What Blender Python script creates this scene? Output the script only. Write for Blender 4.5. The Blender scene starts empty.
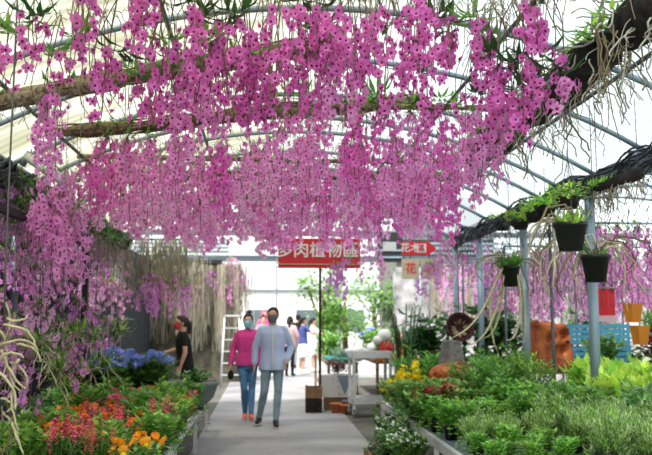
import bpy, math, random
import numpy as np
from mathutils import Vector, Matrix, noise
V = Vector
random.seed(7)
R = random.Random(11)
pi = math.pi
scn = bpy.context.scene
COL = scn.collection

# ------------------------------------------------------------------ camera
cam_d = bpy.data.cameras.new('camera'); cam = bpy.data.objects.new('camera', cam_d); COL.objects.link(cam)
CAMZ = 1.54; PITCH = math.atan(92.5/800); YAW = 4.33*pi/180
cam.location = (0, 0, CAMZ)
cam.rotation_euler = (pi/2+PITCH, 0, -YAW)
cam_d.sensor_width = 36; cam_d.lens = 800/652*36
cam_d.clip_end = 300
cam_d.dof.use_dof = True; cam_d.dof.focus_distance = 5.2; cam_d.dof.aperture_fstop = 2.6
scn.camera = cam
# ------------------------------------------------------------------ world, sun, exposure
w = bpy.data.worlds.new('sky'); scn.world = w; w.use_nodes = True
nt = w.node_tree; bg = nt.nodes['Background']
tc = nt.nodes.new('ShaderNodeTexCoord'); sp = nt.nodes.new('ShaderNodeSeparateXYZ'); rp = nt.nodes.new('ShaderNodeValToRGB')
nt.links.new(tc.outputs['Generated'], sp.inputs[0]); nt.links.new(sp.outputs['Z'], rp.inputs[0]); nt.links.new(rp.outputs[0], bg.inputs[0])
rp.color_ramp.elements[0].color = (.80, .88, .86, 1); rp.color_ramp.elements[1].color = (.95, .97, 1, 1)
bg.inputs[1].default_value = 1.4
sun_d = bpy.data.lights.new('sun', 'SUN'); sun = bpy.data.objects.new('sun', sun_d); COL.objects.link(sun)
sun_d.energy = 5.5; sun_d.angle = .12; sun_d.color = (1, .97, .92)
sun.rotation_euler = (-.45, -.35, 0)
sun.rotation_euler = (.45, -.35, 0)
scn.view_settings.view_transform = 'Standard'; scn.view_settings.look = 'None'
scn.view_settings.exposure = .45; scn.view_settings.gamma = 1
scn.view_settings.use_curve_mapping = False
scn.cycles.max_bounces = 7; scn.cycles.transparent_max_bounces = 10
scn.cycles.sample_clamp_indirect = 6

# ------------------------------------------------------------------ helpers
CM = cam.rotation_euler.to_matrix()
def P(px, py, Y):
    d = CM @ V(((px-326)/800, -(py-227.5)/800, -1)); d *= Y/d.y
    return V((d.x, d.y, d.z+CAMZ))

def mat(name, col, rough=.6, trans=0, var=0, island=0, bump=0, nscale=8, col2=None, metal=0, spec=.3, tcol=None):
    m = bpy.data.materials.new(name); m.use_nodes = True
    nt = m.node_tree; b = nt.nodes['Principled BSDF']; L = nt.links; N = nt.nodes.new
    b.inputs['Roughness'].default_value = rough; b.inputs['Metallic'].default_value = metal
    b.inputs['Specular IOR Level'].default_value = spec
    c = N('ShaderNodeRGB'); c.outputs[0].default_value = (*col, 1); out = c.outputs[0]
    if var or bump or col2:
        t = N('ShaderNodeTexCoord'); n = N('ShaderNodeTexNoise'); n.inputs['Scale'].default_value = nscale; n.inputs['Detail'].default_value = 5
        L.new(t.outputs['Object'], n.inputs['Vector'])
        if col2:
            mx = N('ShaderNodeMix'); mx.data_type = 'RGBA'; r = N('ShaderNodeMapRange'); r.inputs[1].default_value = .35; r.inputs[2].default_value = .65
            L.new(n.outputs['Fac'], r.inputs[0]); L.new(r.outputs[0], mx.inputs['Factor']); L.new(out, mx.inputs['A']); mx.inputs['B'].default_value = (*col2, 1); out = mx.outputs['Result']
        if var:
            h = N('ShaderNodeHueSaturation'); r = N('ShaderNodeMapRange'); r.inputs[1].default_value = .3; r.inputs[2].default_value = .7
            r.inputs[3].default_value = 1-var; r.inputs[4].default_value = 1+var
            L.new(n.outputs['Fac'], r.inputs[0]); L.new(r.outputs[0], h.inputs['Value']); L.new(out, h.inputs['Color']); out = h.outputs[0]
        if bump:
            bp = N('ShaderNodeBump'); bp.inputs['Strength'].default_value = bump; bp.inputs['Distance'].default_value = .02
            L.new(n.outputs['Fac'], bp.inputs['Height']); L.new(bp.outputs[0], b.inputs['Normal'])
    if island:
        g = N('ShaderNodeNewGeometry'); oi = N('ShaderNodeObjectInfo'); h = N('ShaderNodeHueSaturation')
        a = N('ShaderNodeMath'); a.operation = 'ADD'; L.new(g.outputs['Random Per Island'], a.inputs[0]); L.new(oi.outputs['Random'], a.inputs[1])
        f = N('ShaderNodeMath'); f.operation = 'FRACT'; L.new(a.outputs[0], f.inputs[0])
        r = N('ShaderNodeMapRange'); r.inputs[3].default_value = 1-island; r.inputs[4].default_value = 1+island
        r2 = N('ShaderNodeMapRange'); r2.inputs[3].default_value = .5-.05*island; r2.inputs[4].default_value = .5+.05*island
        L.new(f.outputs[0], r.inputs[0]); L.new(r.outputs[0], h.inputs['Value']); L.new(oi.outputs['Random'], r2.inputs[0]); L.new(r2.outputs[0], h.inputs['Hue'])
        L.new(out, h.inputs['Color']); out = h.outputs[0]
    L.new(out, b.inputs['Base Color'])
    if trans:
        tb = N('ShaderNodeBsdfTranslucent'); ms = N('ShaderNodeMixShader'); ms.inputs[0].default_value = trans
        if tcol: tb.inputs[0].default_value = (*tcol, 1)
        else: L.new(out, tb.inputs[0])
        L.new(b.outputs[0], ms.inputs[1]); L.new(tb.outputs[0], ms.inputs[2]); L.new(ms.outputs[0], nt.nodes['Material Output'].inputs[0])
    return m

M = {}
def D(k, *a, **kw): M[k] = mat(k, *a, **kw)
D('petal_deep', (.90, .24, .70), .55, .58, island=.22)
D('petal_mid', (.95, .43, .82), .6, .6, island=.22)
D('petal_pale', (.97, .60, .88), .6, .6, island=.2)
D('petal_violet', (.82, .38, .84), .6, .58, island=.2)
D('lip_dark', (.16, .005, .09), .6)
D('lip_rim', (.80, .28, .62), .6, .3)
D('cane', (.15, .10, .055), .8, island=.3)
D('cane_dry', (.22, .17, .10), .8, island=.3)
D('cane_pale', (.50, .46, .28), .7, var=.25, nscale=20)
D('root', (.34, .29, .21), .9, island=.25)
D('root_grey', (.42, .40, .33), .9, island=.25)
D('bark', (.22, .15, .09), .95, col2=(.07, .045, .028), bump=1, nscale=34)
D('bark_pale', (.38, .31, .22), .95, col2=(.12, .08, .05), bump=1, nscale=30)
D('bark_dark', (.035, .028, .025), .95, col2=(.012, .01, .01), bump=1, nscale=14)
D('pot_black', (.012, .012, .014), .45, spec=.4)
D('pot_red', (.42, .05, .03), .6, var=.1)
D('pot_terra', (.50, .16, .07), .8, var=.15)
D('pot_white', (.75, .75, .73), .5)
D('pot_grey', (.16, .19, .19), .6, var=.15, bump=.2)
D('soil', (.03, .02, .012), 1)
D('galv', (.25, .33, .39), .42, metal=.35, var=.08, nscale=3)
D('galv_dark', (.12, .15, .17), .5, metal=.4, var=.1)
D('steel', (.62, .62, .64), .45, metal=.3, var=.1)
D('ladder_metal', (.62, .63, .65), .5, metal=.2)
D('iron_black', (.02, .02, .022), .6)
D('net', (.05, .055, .07), .85)
D('wire', (.10, .10, .10), .6)
D('leaf_green', (.15, .36, .07), .32, .4, island=.35, spec=.7)
D('leaf_dark', (.035, .12, .025), .32, .25, island=.35, spec=.7)
D('leaf_bright', (.34, .66, .10), .32, .45, island=.3, spec=.7)
D('leaf_lime', (.62, .85, .12), .32, .45, island=.2, spec=.7)
D('leaf_blue', (.24, .44, .26), .32, .3, island=.3, spec=.7)
D('leaf_grey', (.46, .60, .27), .32, .3, island=.25, spec=.7)
D('leaf_red', (.22, .02, .035), .5, .3, island=.35)
D('leaf_begonia', (.24, .42, .10), .5, .3, island=.35)
D('stem_green', (.12, .22, .05), .7)
D('fl_orange', (1, .38, .03), .5, .3, island=.2)
D('fl_yellow', (.95, .75, .02), .5, .3, island=.12)
D('fl_pink', (.92, .18, .34), .5, .3, island=.25)
D('fl_red', (.62, .02, .03), .5, .2, island=.2)
D('fl_white', (.85, .86, .80), .5, .3)
D('fl_blue', (.32, .42, .86), .5, .35, island=.2)
D('fl_violet', (.20, .08, .40), .5, .3, island=.2)
D('fl_purple', (.72, .22, .72), .5, .3)
D('moss', (.60, .56, .44), .9, .35, island=.3)
D('skin', (.62, .36, .26), .5, spec=.35)
D('skin_dark', (.40, .21, .14), .5, spec=.35)
D('hair', (.012, .010, .010), .5)
D('hair_brown', (.04, .02, .014), .5)
D('eye', (.01, .01, .01), .3)
D('cloth_magenta', (.60, .05, .25), .85, var=.12, nscale=25)
D('cloth_ltblue', (.52, .61, .84), .85, var=.06, nscale=40)
D('cloth_white', (.75, .75, .74), .85, var=.05)
D('cloth_black', (.012, .012, .014), .9)
D('cloth_pinkish', (.62, .42, .45), .85)
D('cloth_navy', (.06, .08, .25), .85)
D('cloth_grey', (.30, .30, .31), .85)
D('cloth_hotpink', (.85, .08, .22), .7)
D('jeans', (.07, .17, .32), .85, var=.2, nscale=12)
D('jeans_grey', (.20, .29, .34), .85, var=.18, nscale=12)
D('mask_blue', (.28, .60, .66), .8)
D('mask_grey', (.13, .14, .16), .8)
D('mask_red', (.55, .05, .06), .8)
D('shoe_coral', (.72, .16, .11), .7)
D('shoe_black', (.015, .015, .017), .6)
D('shoe_white', (.7, .7, .7), .6)
D('sole', (.55, .50, .46), .7)
D('sign_red', (.55, .03, .04), .5)
D('sign_arrow', (.75, .03, .05), .5)
D('sign_cream', (.62, .52, .34), .6, var=.1)
D('paint_white', (.82, .82, .80), .5)
D('paint_red', (.6, .04, .03), .5)
D('plastic_blue', (.10, .42, .60), .5)
D('plastic_orange', (.75, .25, .03), .5)
D('wood_red', (.60, .17, .05), .5, col2=(.26, .05, .015), bump=.8, nscale=6)
D('wood', (.30, .17, .09), .7, col2=(.16, .09, .045), bump=.3, nscale=9)
D('wicker_dark', (.07, .012, .022), .7, col2=(.02, .006, .008), bump=.8, nscale=40)
D('stone', (.26, .25, .23), .9, col2=(.12, .12, .11), bump=.8, nscale=15)
D('roof_grey', (.16, .17, .19), .8, var=.15)
D('wall_white', (.78, .79, .78), .7, var=.05)
D('shade_net', (.022, .026, .030), .95, var=.4, nscale=5)
D('ground_dark', (.12, .115, .10), .95, var=.3, nscale=3)
D('mesh_brown', (.13, .12, .09), .95, var=.5, nscale=4)
D('mesh_grey', (.16, .17, .16), .9, col2=(.55, .53, .55), nscale=3.5)
D('lilac_cloth', (.55, .45, .60), .8)

class MB:
    def __init__(s): s.v = []; s.f = []; s.m = []; s.mats = []; s.flat = set()
    def mi(s, k):
        if k not in s.mats: s.mats.append(k)
        return s.mats.index(k)
    def add(s, vs, fs, k):
        b = len(s.v); s.v.extend(tuple(q) for q in vs); i = s.mi(k)
        for f in fs: s.f.append(tuple(b+j for j in f)); s.m.append(i)
    def box(s, x0, x1, y0, y1, z0, z1, k):
        vs = [(x, y, z) for x in (x0, x1) for y in (y0, y1) for z in (z0, z1)]
        n0 = len(s.f); s.flat.update(range(n0, n0+6))
        s.add(vs, [(0, 1, 3, 2), (4, 6, 7, 5), (0, 4, 5, 1), (2, 3, 7, 6), (0, 2, 6, 4), (1, 5, 7, 3)], k)
    def tube(s, pts, r, k, n=6, caps=True):
        pts = [V(p) for p in pts]; N_ = len(pts)
        rs = r if isinstance(r, (list, tuple)) else [r]*N_
        vs = []; fs = []; u = None
        for i, p in enumerate(pts):
            t = (pts[min(i+1, N_-1)]-pts[max(i-1, 0)])
            if t.length < 1e-9: t = V((0, 0, 1))
            t.normalize()
            if u is None: u = t.cross(V((0, 0, 1)) if abs(t.z) < .9 else V((1, 0, 0)))
            u = u - t*u.dot(t)
            if u.length < 1e-6: u = t.orthogonal()
            u.normalize(); w_ = t.cross(u)
            rr = rs[i]; ra, rb = rr if isinstance(rr, tuple) else (rr, rr)
            for j in range(n):
                a = 2*pi*j/n; vs.append(p+u*math.cos(a)*ra+w_*math.sin(a)*rb)
        for i in range(N_-1):
            for j in range(n):
                a = i*n+j; b = i*n+(j+1) % n; fs.append((a, b, b+n, a+n))
        if caps: fs.append(tuple(range(n-1, -1, -1))); fs.append(tuple((N_-1)*n+j for j in range(n)))
        s.add(vs, fs, k)
    def lathe(s, prof, k, n=16, c=(0, 0, 0), sx=1, sy=1):
        vs = []; fs = []
        for r, z in prof:
            for j in range(n):
                a = 2*pi*j/n; vs.append((c[0]+r*math.cos(a)*sx, c[1]+r*math.sin(a)*sy, c[2]+z))
        for i in range(len(prof)-1):
            for j in range(n):
                a = i*n+j; b = i*n+(j+1) % n; fs.append((a, b, b+n, a+n))
        s.add(vs, fs, k)
    def ell(s, c, r, k, nu=10, nv=7):
        c = V(c); prof = []
        vs = [(c.x, c.y, c.z-r[2])]; fs = []
        for i in range(1, nv):
            t = -pi/2+pi*i/nv
            for j in range(nu):
                a = 2*pi*j/nu; vs.append((c.x+r[0]*math.cos(t)*math.cos(a), c.y+r[1]*math.cos(t)*math.sin(a), c.z+r[2]*math.sin(t)))
        vs.append((c.x, c.y, c.z+r[2])); T = len(vs)-1
        for j in range(nu):
            fs.append((0, 1+(j+1) % nu, 1+j)); fs.append((T, T-nu+j, T-nu+(j+1) % nu))
        for i in range(nv-2):
            for j in range(nu):
                a = 1+i*nu+j; b = 1+i*nu+(j+1) % nu; fs.append((a, b, b+nu, a+nu))
        s.add(vs, fs, k)
    def leaf(s, p, d, n, L, W, k, bend=.15):
        d = d.normalized(); sd = d.cross(n)
        if sd.length < 1e-5: sd = d.orthogonal()
        sd.normalize(); n = sd.cross(d)
        p = V(p); c = p+d*L*.5+n*L*bend*.6
        s.add([p, c+sd*W*.5+n*W*.12, p+d*L-n*L*bend*.3, c-sd*W*.5+n*W*.12, c], [(0, 4, 1), (0, 3, 4), (1, 4, 2), (4, 3, 2)], k)
    def mesh(s, name, smooth=True):
        me = bpy.data.meshes.new(name); me.from_pydata(s.v, [], s.f)
        for k in s.mats: me.materials.append(M[k])
        me.polygons.foreach_set('material_index', s.m)
        if smooth: me.polygons.foreach_set('use_smooth', [i not in s.flat for i in range(len(s.f))])
        me.update(); return me

def obj(name, me, parent=None, loc=(0, 0, 0), rz=0, smooth=True):
    if isinstance(me, MB): me = me.mesh(name, smooth)
    o = bpy.data.objects.new(name, me); COL.objects.link(o); o.location = loc
    if rz: o.rotation_euler = (0, 0, rz)
    if parent: o.parent = parent
    return o
def tag(o, label, cat, group=None, kind=None):
    o['label'] = label; o['category'] = cat
    if group: o['group'] = group
    if kind: o['kind'] = kind
    return o
def thing(name, label, cat, loc=(0, 0, 0), rz=0, group=None):
    o = bpy.data.objects.new(name, None); COL.objects.link(o); o.location = loc; o.rotation_euler = (0, 0, rz); o.empty_display_size = .1
    return tag(o, label, cat, group)
def struct(name, me, label=None, smooth=False):
    o = obj(name, me, smooth=smooth); o['kind'] = 'structure'
    if label: o['label'] = label
    return o
def tree_copy(o, parent=None):
    c = o.copy(); COL.objects.link(c); c.parent = parent
    for ch in o.children: tree_copy(ch, c)
    return c
ORD = ['first', 'second', 'third', 'fourth', 'fifth', 'sixth', 'seventh', 'eighth', 'ninth', 'tenth', 'eleventh', 'twelfth', 'thirteenth', 'fourteenth', 'fifteenth', 'sixteenth', 'seventeenth', 'eighteenth', 'nineteenth', 'twentieth', 'twenty-first', 'twenty-second', 'twenty-third', 'twenty-fourth', 'twenty-fifth']
def rv(r, s=1): return V((r.uniform(-s, s), r.uniform(-s, s), r.uniform(-s, s)))
def wob(a, b, n, amp, r=R, sag=0):
    a = V(a); b = V(b); o = []; off = rv(r, 9)
    for i in range(n+1):
        t = i/n; e = math.sin(pi*t)
        q = a.lerp(b, t)+noise.noise_vector(off+V((0, 0, t*3)))*amp*(e*.8+.2*(0 < t < 1)); q.z -= sag*e; o.append(q)
    return o

# ------------------------------------------------------------------ setting: ground, roof, walls
def plane_mat_concrete():
    m = bpy.data.materials.new('concrete'); m.use_nodes = True; nt = m.node_tree; b = nt.nodes['Principled BSDF']; L = nt.links; N = nt.nodes.new
    t = N('ShaderNodeTexCoord'); n1 = N('ShaderNodeTexNoise'); n1.inputs['Scale'].default_value = 1.1; n1.inputs['Detail'].default_value = 8
    n2 = N('ShaderNodeTexNoise'); n2.inputs['Scale'].default_value = 30; n2.inputs['Detail'].default_value = 4
    L.new(t.outputs['Object'], n1.inputs[0]); L.new(t.outputs['Object'], n2.inputs[0])
    br = N('ShaderNodeTexBrick'); br.offset = 0; br.inputs['Scale'].default_value = 1; br.inputs['Mortar Size'].default_value = .012
    br.inputs['Brick Width'].default_value = 2.6; br.inputs['Row Height'].default_value = 1.9
    br.inputs['Color1'].default_value = (1, 1, 1, 1); br.inputs['Color2'].default_value = (.93, .93, .93, 1); br.inputs['Mortar'].default_value = (.45, .45, .45, 1)
    mp = N('ShaderNodeMapping'); mp.inputs['Location'].default_value = (1.1, .6, 0); L.new(t.outputs['Object'], mp.inputs[0]); L.new(mp.outputs[0], br.inputs[0])
    cr = N('ShaderNodeValToRGB'); cr.color_ramp.elements[0].position = .3; cr.color_ramp.elements[0].color = (.23, .225, .24, 1)
    cr.color_ramp.elements[1].position = .7; cr.color_ramp.elements[1].color = (.37, .36, .37, 1); L.new(n1.outputs[0], cr.inputs[0])
    mx = N('ShaderNodeMix'); mx.data_type = 'RGBA'; mx.blend_type = 'MULTIPLY'; mx.inputs[0].default_value = 1
    L.new(cr.outputs[0], mx.inputs['A']); L.new(br.outputs[0], mx.inputs['B'])
    mx2 = N('ShaderNodeMix'); mx2.data_type = 'RGBA'; mx2.blend_type = 'OVERLAY'; mx2.inputs[0].default_value = .4
    L.new(mx.outputs['Result'], mx2.inputs['A']); L.new(n2.outputs[0], mx2.inputs['B']); L.new(mx2.outputs['Result'], b.inputs['Base Color'])
    b.inputs['Roughness'].default_value = .75; M['concrete'] = m
plane_mat_concrete()
mb = MB(); mb.box(-12, 16, -2, 22, -.30, -.02, 'ground_dark'); struct('floor', mb, 'dark earth and gravel ground under the benches')
mb = MB(); mb.box(-.86, 1.32, -2, 22, -.019, 0, 'concrete'); struct('floor_path', mb, 'grey concrete path down the middle of the greenhouse')
D('paving', (.36, .36, .35), .8, var=.1, nscale=1)
mb = MB(); mb.box(-25, 30, 22.01, 70, -.25, -.01, 'paving'); struct('floor_yard', mb, 'pale paved yard beyond the greenhouse')

XC, HW, ZS, RISE = .42, 2.86, 3.0, .76
RAD = (HW*HW+RISE*RISE)/(2*RISE)
def roofz(x, xc=XC): return ZS+RISE-RAD+math.sqrt(max(RAD*RAD-(x-xc)**2, 0))
def roof_mat():
    m = bpy.data.materials.new('roof_sheet'); m.use_nodes = True; nt = m.node_tree; L = nt.links; N = nt.nodes.new
    nt.nodes.remove(nt.nodes['Principled BSDF'])
    t = N('ShaderNodeTexCoord'); mp = N('ShaderNodeMapping'); mp.inputs['Scale'].default_value = (.6, 3.2, .6)
    n = N('ShaderNodeTexNoise'); n.inputs['Scale'].default_value = 1; n.inputs['Detail'].default_value = 6
    L.new(t.outputs['Object'], mp.inputs[0]); L.new(mp.outputs[0], n.inputs[0])
    cr = N('ShaderNodeValToRGB'); cr.color_ramp.elements[0].position = .35; cr.color_ramp.elements[0].color = (.33, .32, .22, 1)
    cr.color_ramp.elements[1].position = .55; cr.color_ramp.elements[1].color = (.52, .53, .45, 1); L.new(n.outputs[0], cr.inputs[0])
    # yellowed sheets on the left side
    s = N('ShaderNodeSeparateXYZ'); L.new(t.outputs['Object'], s.inputs[0]); mr = N('ShaderNodeMapRange'); mr.inputs[1].default_value = -.2; mr.inputs[2].default_value = 1.6
    L.new(s.outputs[0], mr.inputs[0]); mx = N('ShaderNodeMix'); mx.data_type = 'RGBA'; L.new(mr.outputs[0], mx.inputs[0]); L.new(cr.outputs[0], mx.inputs['A']); mx.inputs['B'].default_value = (.53, .58, .59, 1)
    wv = N('ShaderNodeTexWave'); wv.bands_direction = 'Y'; wv.inputs['Scale'].default_value = 2.2; wv.inputs['Distortion'].default_value = .3; L.new(t.outputs['Object'], wv.inputs[0])
    m3 = N('ShaderNodeMix'); m3.data_type = 'RGBA'; m3.blend_type = 'MULTIPLY'; m3.inputs[0].default_value = .22; L.new(mx.outputs['Result'], m3.inputs['A']); L.new(wv.outputs[0], m3.inputs['B'])
    a = N('ShaderNodeBsdfTranslucent'); b = N('ShaderNodeBsdfTransparent'); c = N('ShaderNodeBsdfDiffuse')
    L.new(m3.outputs['Result'], a.inputs[0]); L.new(m3.outputs['Result'], b.inputs[0]); L.new(m3.outputs['Result'], c.inputs[0])
    m1 = N('ShaderNodeMixShader'); m1.inputs[0].default_value = .45; L.new(a.outputs[0], m1.inputs[1]); L.new(b.outputs[0], m1.inputs[2])
    m2 = N('ShaderNodeMixShader'); m2.inputs[0].default_value = .06; L.new(m1.outputs[0], m2.inputs[1]); L.new(c.outputs[0], m2.inputs[2])
    L.new(m2.outputs[0], nt.nodes['Material Output'].inputs[0]); M['roof_sheet'] = m
roof_mat()
def roof(xc, y0, y1, name, label):
    mb = MB(); vs = []; n = 24; ys = np.linspace(y0, y1, 12)
    for y in ys:
        for i in range(n+1):
            x = xc-HW+2*HW*i/n; vs.append((x, y, roofz(x, xc)+.05))
    fs = [(j*(n+1)+i, j*(n+1)+i+1, (j+1)*(n+1)+i+1, (j+1)*(n+1)+i) for j in range(11) for i in range(n)]
    mb.add(vs, fs, 'roof_sheet'); return struct(name, mb, label, smooth=True)
roof(XC, 1.0, 14.0, 'ceiling', 'translucent arched plastic sheet roof over the path')
roof(XC+2*HW+.15, 1.0, 14.0, 'ceiling_side', 'translucent arched roof of the neighbouring bay on the right')
ARCHES = [3.4, 4.4, 5.5, 6.6, 7.7, 8.6, 9.3, 10.4, 11.5, 12.7, 13.95]
for Y in ARCHES:
    for xc in (XC, XC+2*HW+.15):
        mb = MB(); mb.tube([(xc-HW+2*HW*i/24, Y, roofz(xc-HW+2*HW*i/24, xc)) for i in range(25)], .024, 'galv', 8)
        struct('roof_arch', mb, 'curved grey steel pipe arch carrying the roof sheets', True)
for i, (x, z, ya, yb) in enumerate([(-1.9, None, 1, 14), (-.7, None, 1, 14), (1.7, None, 1, 14), (2.55, None, 1, 14)]):
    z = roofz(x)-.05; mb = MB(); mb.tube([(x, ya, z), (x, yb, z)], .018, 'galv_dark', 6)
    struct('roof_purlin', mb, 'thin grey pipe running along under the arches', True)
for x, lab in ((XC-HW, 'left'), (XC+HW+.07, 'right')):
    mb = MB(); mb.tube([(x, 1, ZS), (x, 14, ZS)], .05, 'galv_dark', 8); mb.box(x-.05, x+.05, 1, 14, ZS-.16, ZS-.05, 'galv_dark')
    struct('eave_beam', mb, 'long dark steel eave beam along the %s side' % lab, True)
# gutter pipe upper left
mb = MB(); a = P(28, 157, 7.3); b = P(62, 180, 6.6); mb.tube([a, a.lerp(b, .5), b], .045, 'steel', 10); mb.tube([P(22, 166, 7.3), P(30, 152, 7.3)], .03, 'galv', 8)
struct('trim_1', mb, 'short grey drain pipe under the left eave', True)
# posts on the right, left
for Y in (8.0, 10.15, 12.3, 13.9):
    mb = MB(); x = XC+HW+.07; mb.tube([(x, Y, -.02), (x, Y, ZS-.14)], .052, 'galv', 12); mb.box(x-.09, x+.09, Y-.09, Y+.09, -.02, -.005, 'galv')
    struct('support_post', mb, 'round blue-grey steel post under the right eave', True)
for Y in (5.2, 8.0, 10.8, 13.7):
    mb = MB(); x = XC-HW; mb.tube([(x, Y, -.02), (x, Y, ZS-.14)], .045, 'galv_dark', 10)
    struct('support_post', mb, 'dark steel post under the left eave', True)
mb = MB(); p = P(320, 410, 13.9); p.z = 0; mb.tube([p, (p.x, p.y, roofz(p.x)-.02)], .022, 'iron_black', 8)
struct('support_post', mb, 'thin black pole rising from the path edge', True)
# rolled shade net along right eave
mb = MB(); x = XC+HW-.03
for k in range(12):
    a0 = R.uniform(0, 6); pts = []
    for i in range(66):
        y = 2.5+i*.17; a = a0+i*.5; r_ = .05+.07*R.random(); pts.append((x-.02+r_*math.cos(a), y, ZS-.10+r_*math.sin(a)*1.1-.04*math.sin(i*.7)))
    mb.tube(pts, .010, 'net', 4)
for i in range(170):
    y = R.uniform(4, 14); p = V((x+R.uniform(-.05, .05), y, ZS-.1)); q = p+V((R.uniform(-.1, .25), R.uniform(-.4, .4), -R.uniform(.15, .5)))
    mb.tube(wob(p, q, 6, .18), .004, 'net', 3)
tag(obj('rolled_shade_net', mb), 'dark shade netting rolled up along the right eave with loose hanging loops', 'net')
# open netting hung behind the right eave
mb = MB()
for i in range(26):
    for j in range(9):
        y = 6.6+i*.2; z = 2.95-j*.13; xx = x+.18+.05*math.sin(i*.9+j)
        if j < 8: mb.tube([(xx, y, z), (xx+.02, y+.1, z-.065), (xx, y+R.uniform(-.03, .03), z-.13)], .0035, 'net', 3)
        mb.tube([(xx, y, z), (xx+.02, y+.1, z-R.uniform(.03, .09)), (xx, y+.2, z)], .0035, 'net', 3)
tag(obj('hanging_net', mb), 'loose dark wide-mesh net hanging beside the right posts', 'net')
mb = MB(); x = XC-HW+.08
for k in range(14):
    a0 = R.uniform(0, 6); pts = []
    for i in range(64):
        y = 3+i*.17; a = a0+i*.45; r_ = .06+.09*R.random(); pts.append((x+r_*math.cos(a), y, ZS-.16+r_*math.sin(a)*1.1))
    mb.tube(pts, .015, 'net', 4)
tag(obj('rolled_shade_net', mb), 'thick roll of black shade netting along the left eave', 'net')

# left wall : dark shade net and frames
mb = MB(); mb.tube([(-2.7, 13.65, 2.9), (-1.0, 13.65, 2.9)], .014, 'galv_dark', 6); mb.tube([(-1.0, 13.65, 2.9), (-1.0, 13.65, roofz(-1))], .01, 'galv_dark', 5); struct('hanging_rail', mb, 'short rail behind the woman in black', True)
mb = MB(); mb.box(-2.86, -2.80, 2, 21.5, -.02, 3.0, 'shade_net'); struct('wall_left', mb, 'dark shade-net wall on the left')
for j, z in enumerate((1.0, 1.55, 2.15, 2.75)):
    mb = MB(); mb.tube([(-2.5, 3.5, z), (-2.5, 15.5, z)], .014, 'galv_dark', 6)
    struct('hanging_rail', mb, 'thin metal rail along the left wall for hanging plants', True)
# right far wall of the neighbouring bay, pale
mb = MB(); mb.box(9.4, 9.46, 2, 21.5, -.02, 3.1, 'wall_white'); struct('wall_right', mb, 'pale far wall of the neighbouring bay')
# end frame across the tunnel mouth
mb = MB()
mb.box(-6, 10, 20.7, 20.85, 3.05, 3.2, 'galv_dark'); mb.box(-6, 10, 20.7, 20.85, 3.72, 3.85, 'galv_dark')
struct('trim_2', mb, 'grey steel lintel frame across the end of the greenhouse')
for k in range(9):
    mb = MB(); x0 = -5.2+k*.62
    if x0 > -1.2: break
    mb.box(x0, x0+.54, 20.72, 20.76, 3.25, 3.68, 'paint_white')
    for s_ in range(4): mb.box(x0, x0+.54, 20.69, 20.72, 3.30+s_*.1, 3.325+s_*.1, 'galv')
    struct('window_%d' % (k+1), mb, 'white louvred clerestory window at the far end on the left')
mb = MB(); mb.box(-5.5, -1.1, 20.3, 20.9, 2.95, 3.05, 'iron_black'); struct('trim_3', mb, 'dark ledge under the far louvred windows')
mb = MB(); mb.box(3.3, 9.4, 20.5, 20.6, -.02, 2.9, 'mesh_grey'); struct('wall_back_side', mb, 'grey mesh end wall of the right neighbouring bay')
mb = MB(); mb.box(-5.5, -.62, 20.5, 20.7, -.02, 2.95, 'mesh_brown'); struct('wall_back', mb, 'dark end wall on the left')

# ------------------------------------------------------------------ orchid flowers
def flower_mesh(name, pet, r=.034, seed=0):
    rr = random.Random(seed); mb = MB()
    # faces -Y
    for i in range(5):
        a = pi/2+i*2*pi/5+rr.uniform(-.12, .12); d = V((math.cos(a), -.18+rr.uniform(-.15, .15), math.sin(a)))
        Wd = r*(.95 if i in (1, 4) else .66); Ln = r*1.12
        d.normalize(); n = V((0, -1, 0)); sd = d.cross(n).normalized(); n = sd.cross(d)
        c = V((0, 0, 0)); vs = [c+sd*Wd*.12, c-sd*Wd*.12]
        for t, ww, h in ((.35, .42, .10), (.68, .50, .13), (.90, .30, .06)):
            vs += [c+d*Ln*t+sd*Wd*ww+n*Ln*h, c+d*Ln*t+n*Ln*h*.3, c+d*Ln*t-sd*Wd*ww+n*Ln*h]
        vs.append(c+d*Ln*1.04-n*Ln*.02)
        fs = [(0, 2, 3), (0, 3, 1), (1, 3, 4), (2, 5, 6, 3), (3, 6, 7, 4), (5, 8, 9, 6), (6, 9, 10, 7), (8, 11, 9), (9, 11, 10)]
        mb.add(vs, fs, pet)
    # lip: rim funnel and dark throat
    n = 9; vs = []; fs = []
    for k, (q, y, z) in enumerate(((.10, -.05, 0), (.26, -.42, -.10), (.50, -.60, -.16))):
        for j in range(n):
            a = 2*pi*j/n; vs.append((q*r*math.cos(a), y*r, (z+q*math.sin(a)*1.0)*r))
    for k in range(2):
        for j in range(n): fs.append((k*n+j, k*n+(j+1) % n, (k+1)*n+(j+1) % n, (k+1)*n+j))
    mb.add(vs, fs[n:], 'lip_rim'); 
    mb.add(vs, fs[:n], 'lip_dark')
    mb.add([(.27*r*math.cos(2*pi*j/n), -.40*r, (-.10+.27*math.sin(2*pi*j/n))*r) for j in range(n)], [tuple(range(n))], 'lip_dark')
    return mb.mesh(name)
FL = {}
for k in ('petal_deep', 'petal_mid', 'petal_pale', 'petal_violet'):
    FL[k] = [flower_mesh('flower', k, seed=i) for i in range(3)]
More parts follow.
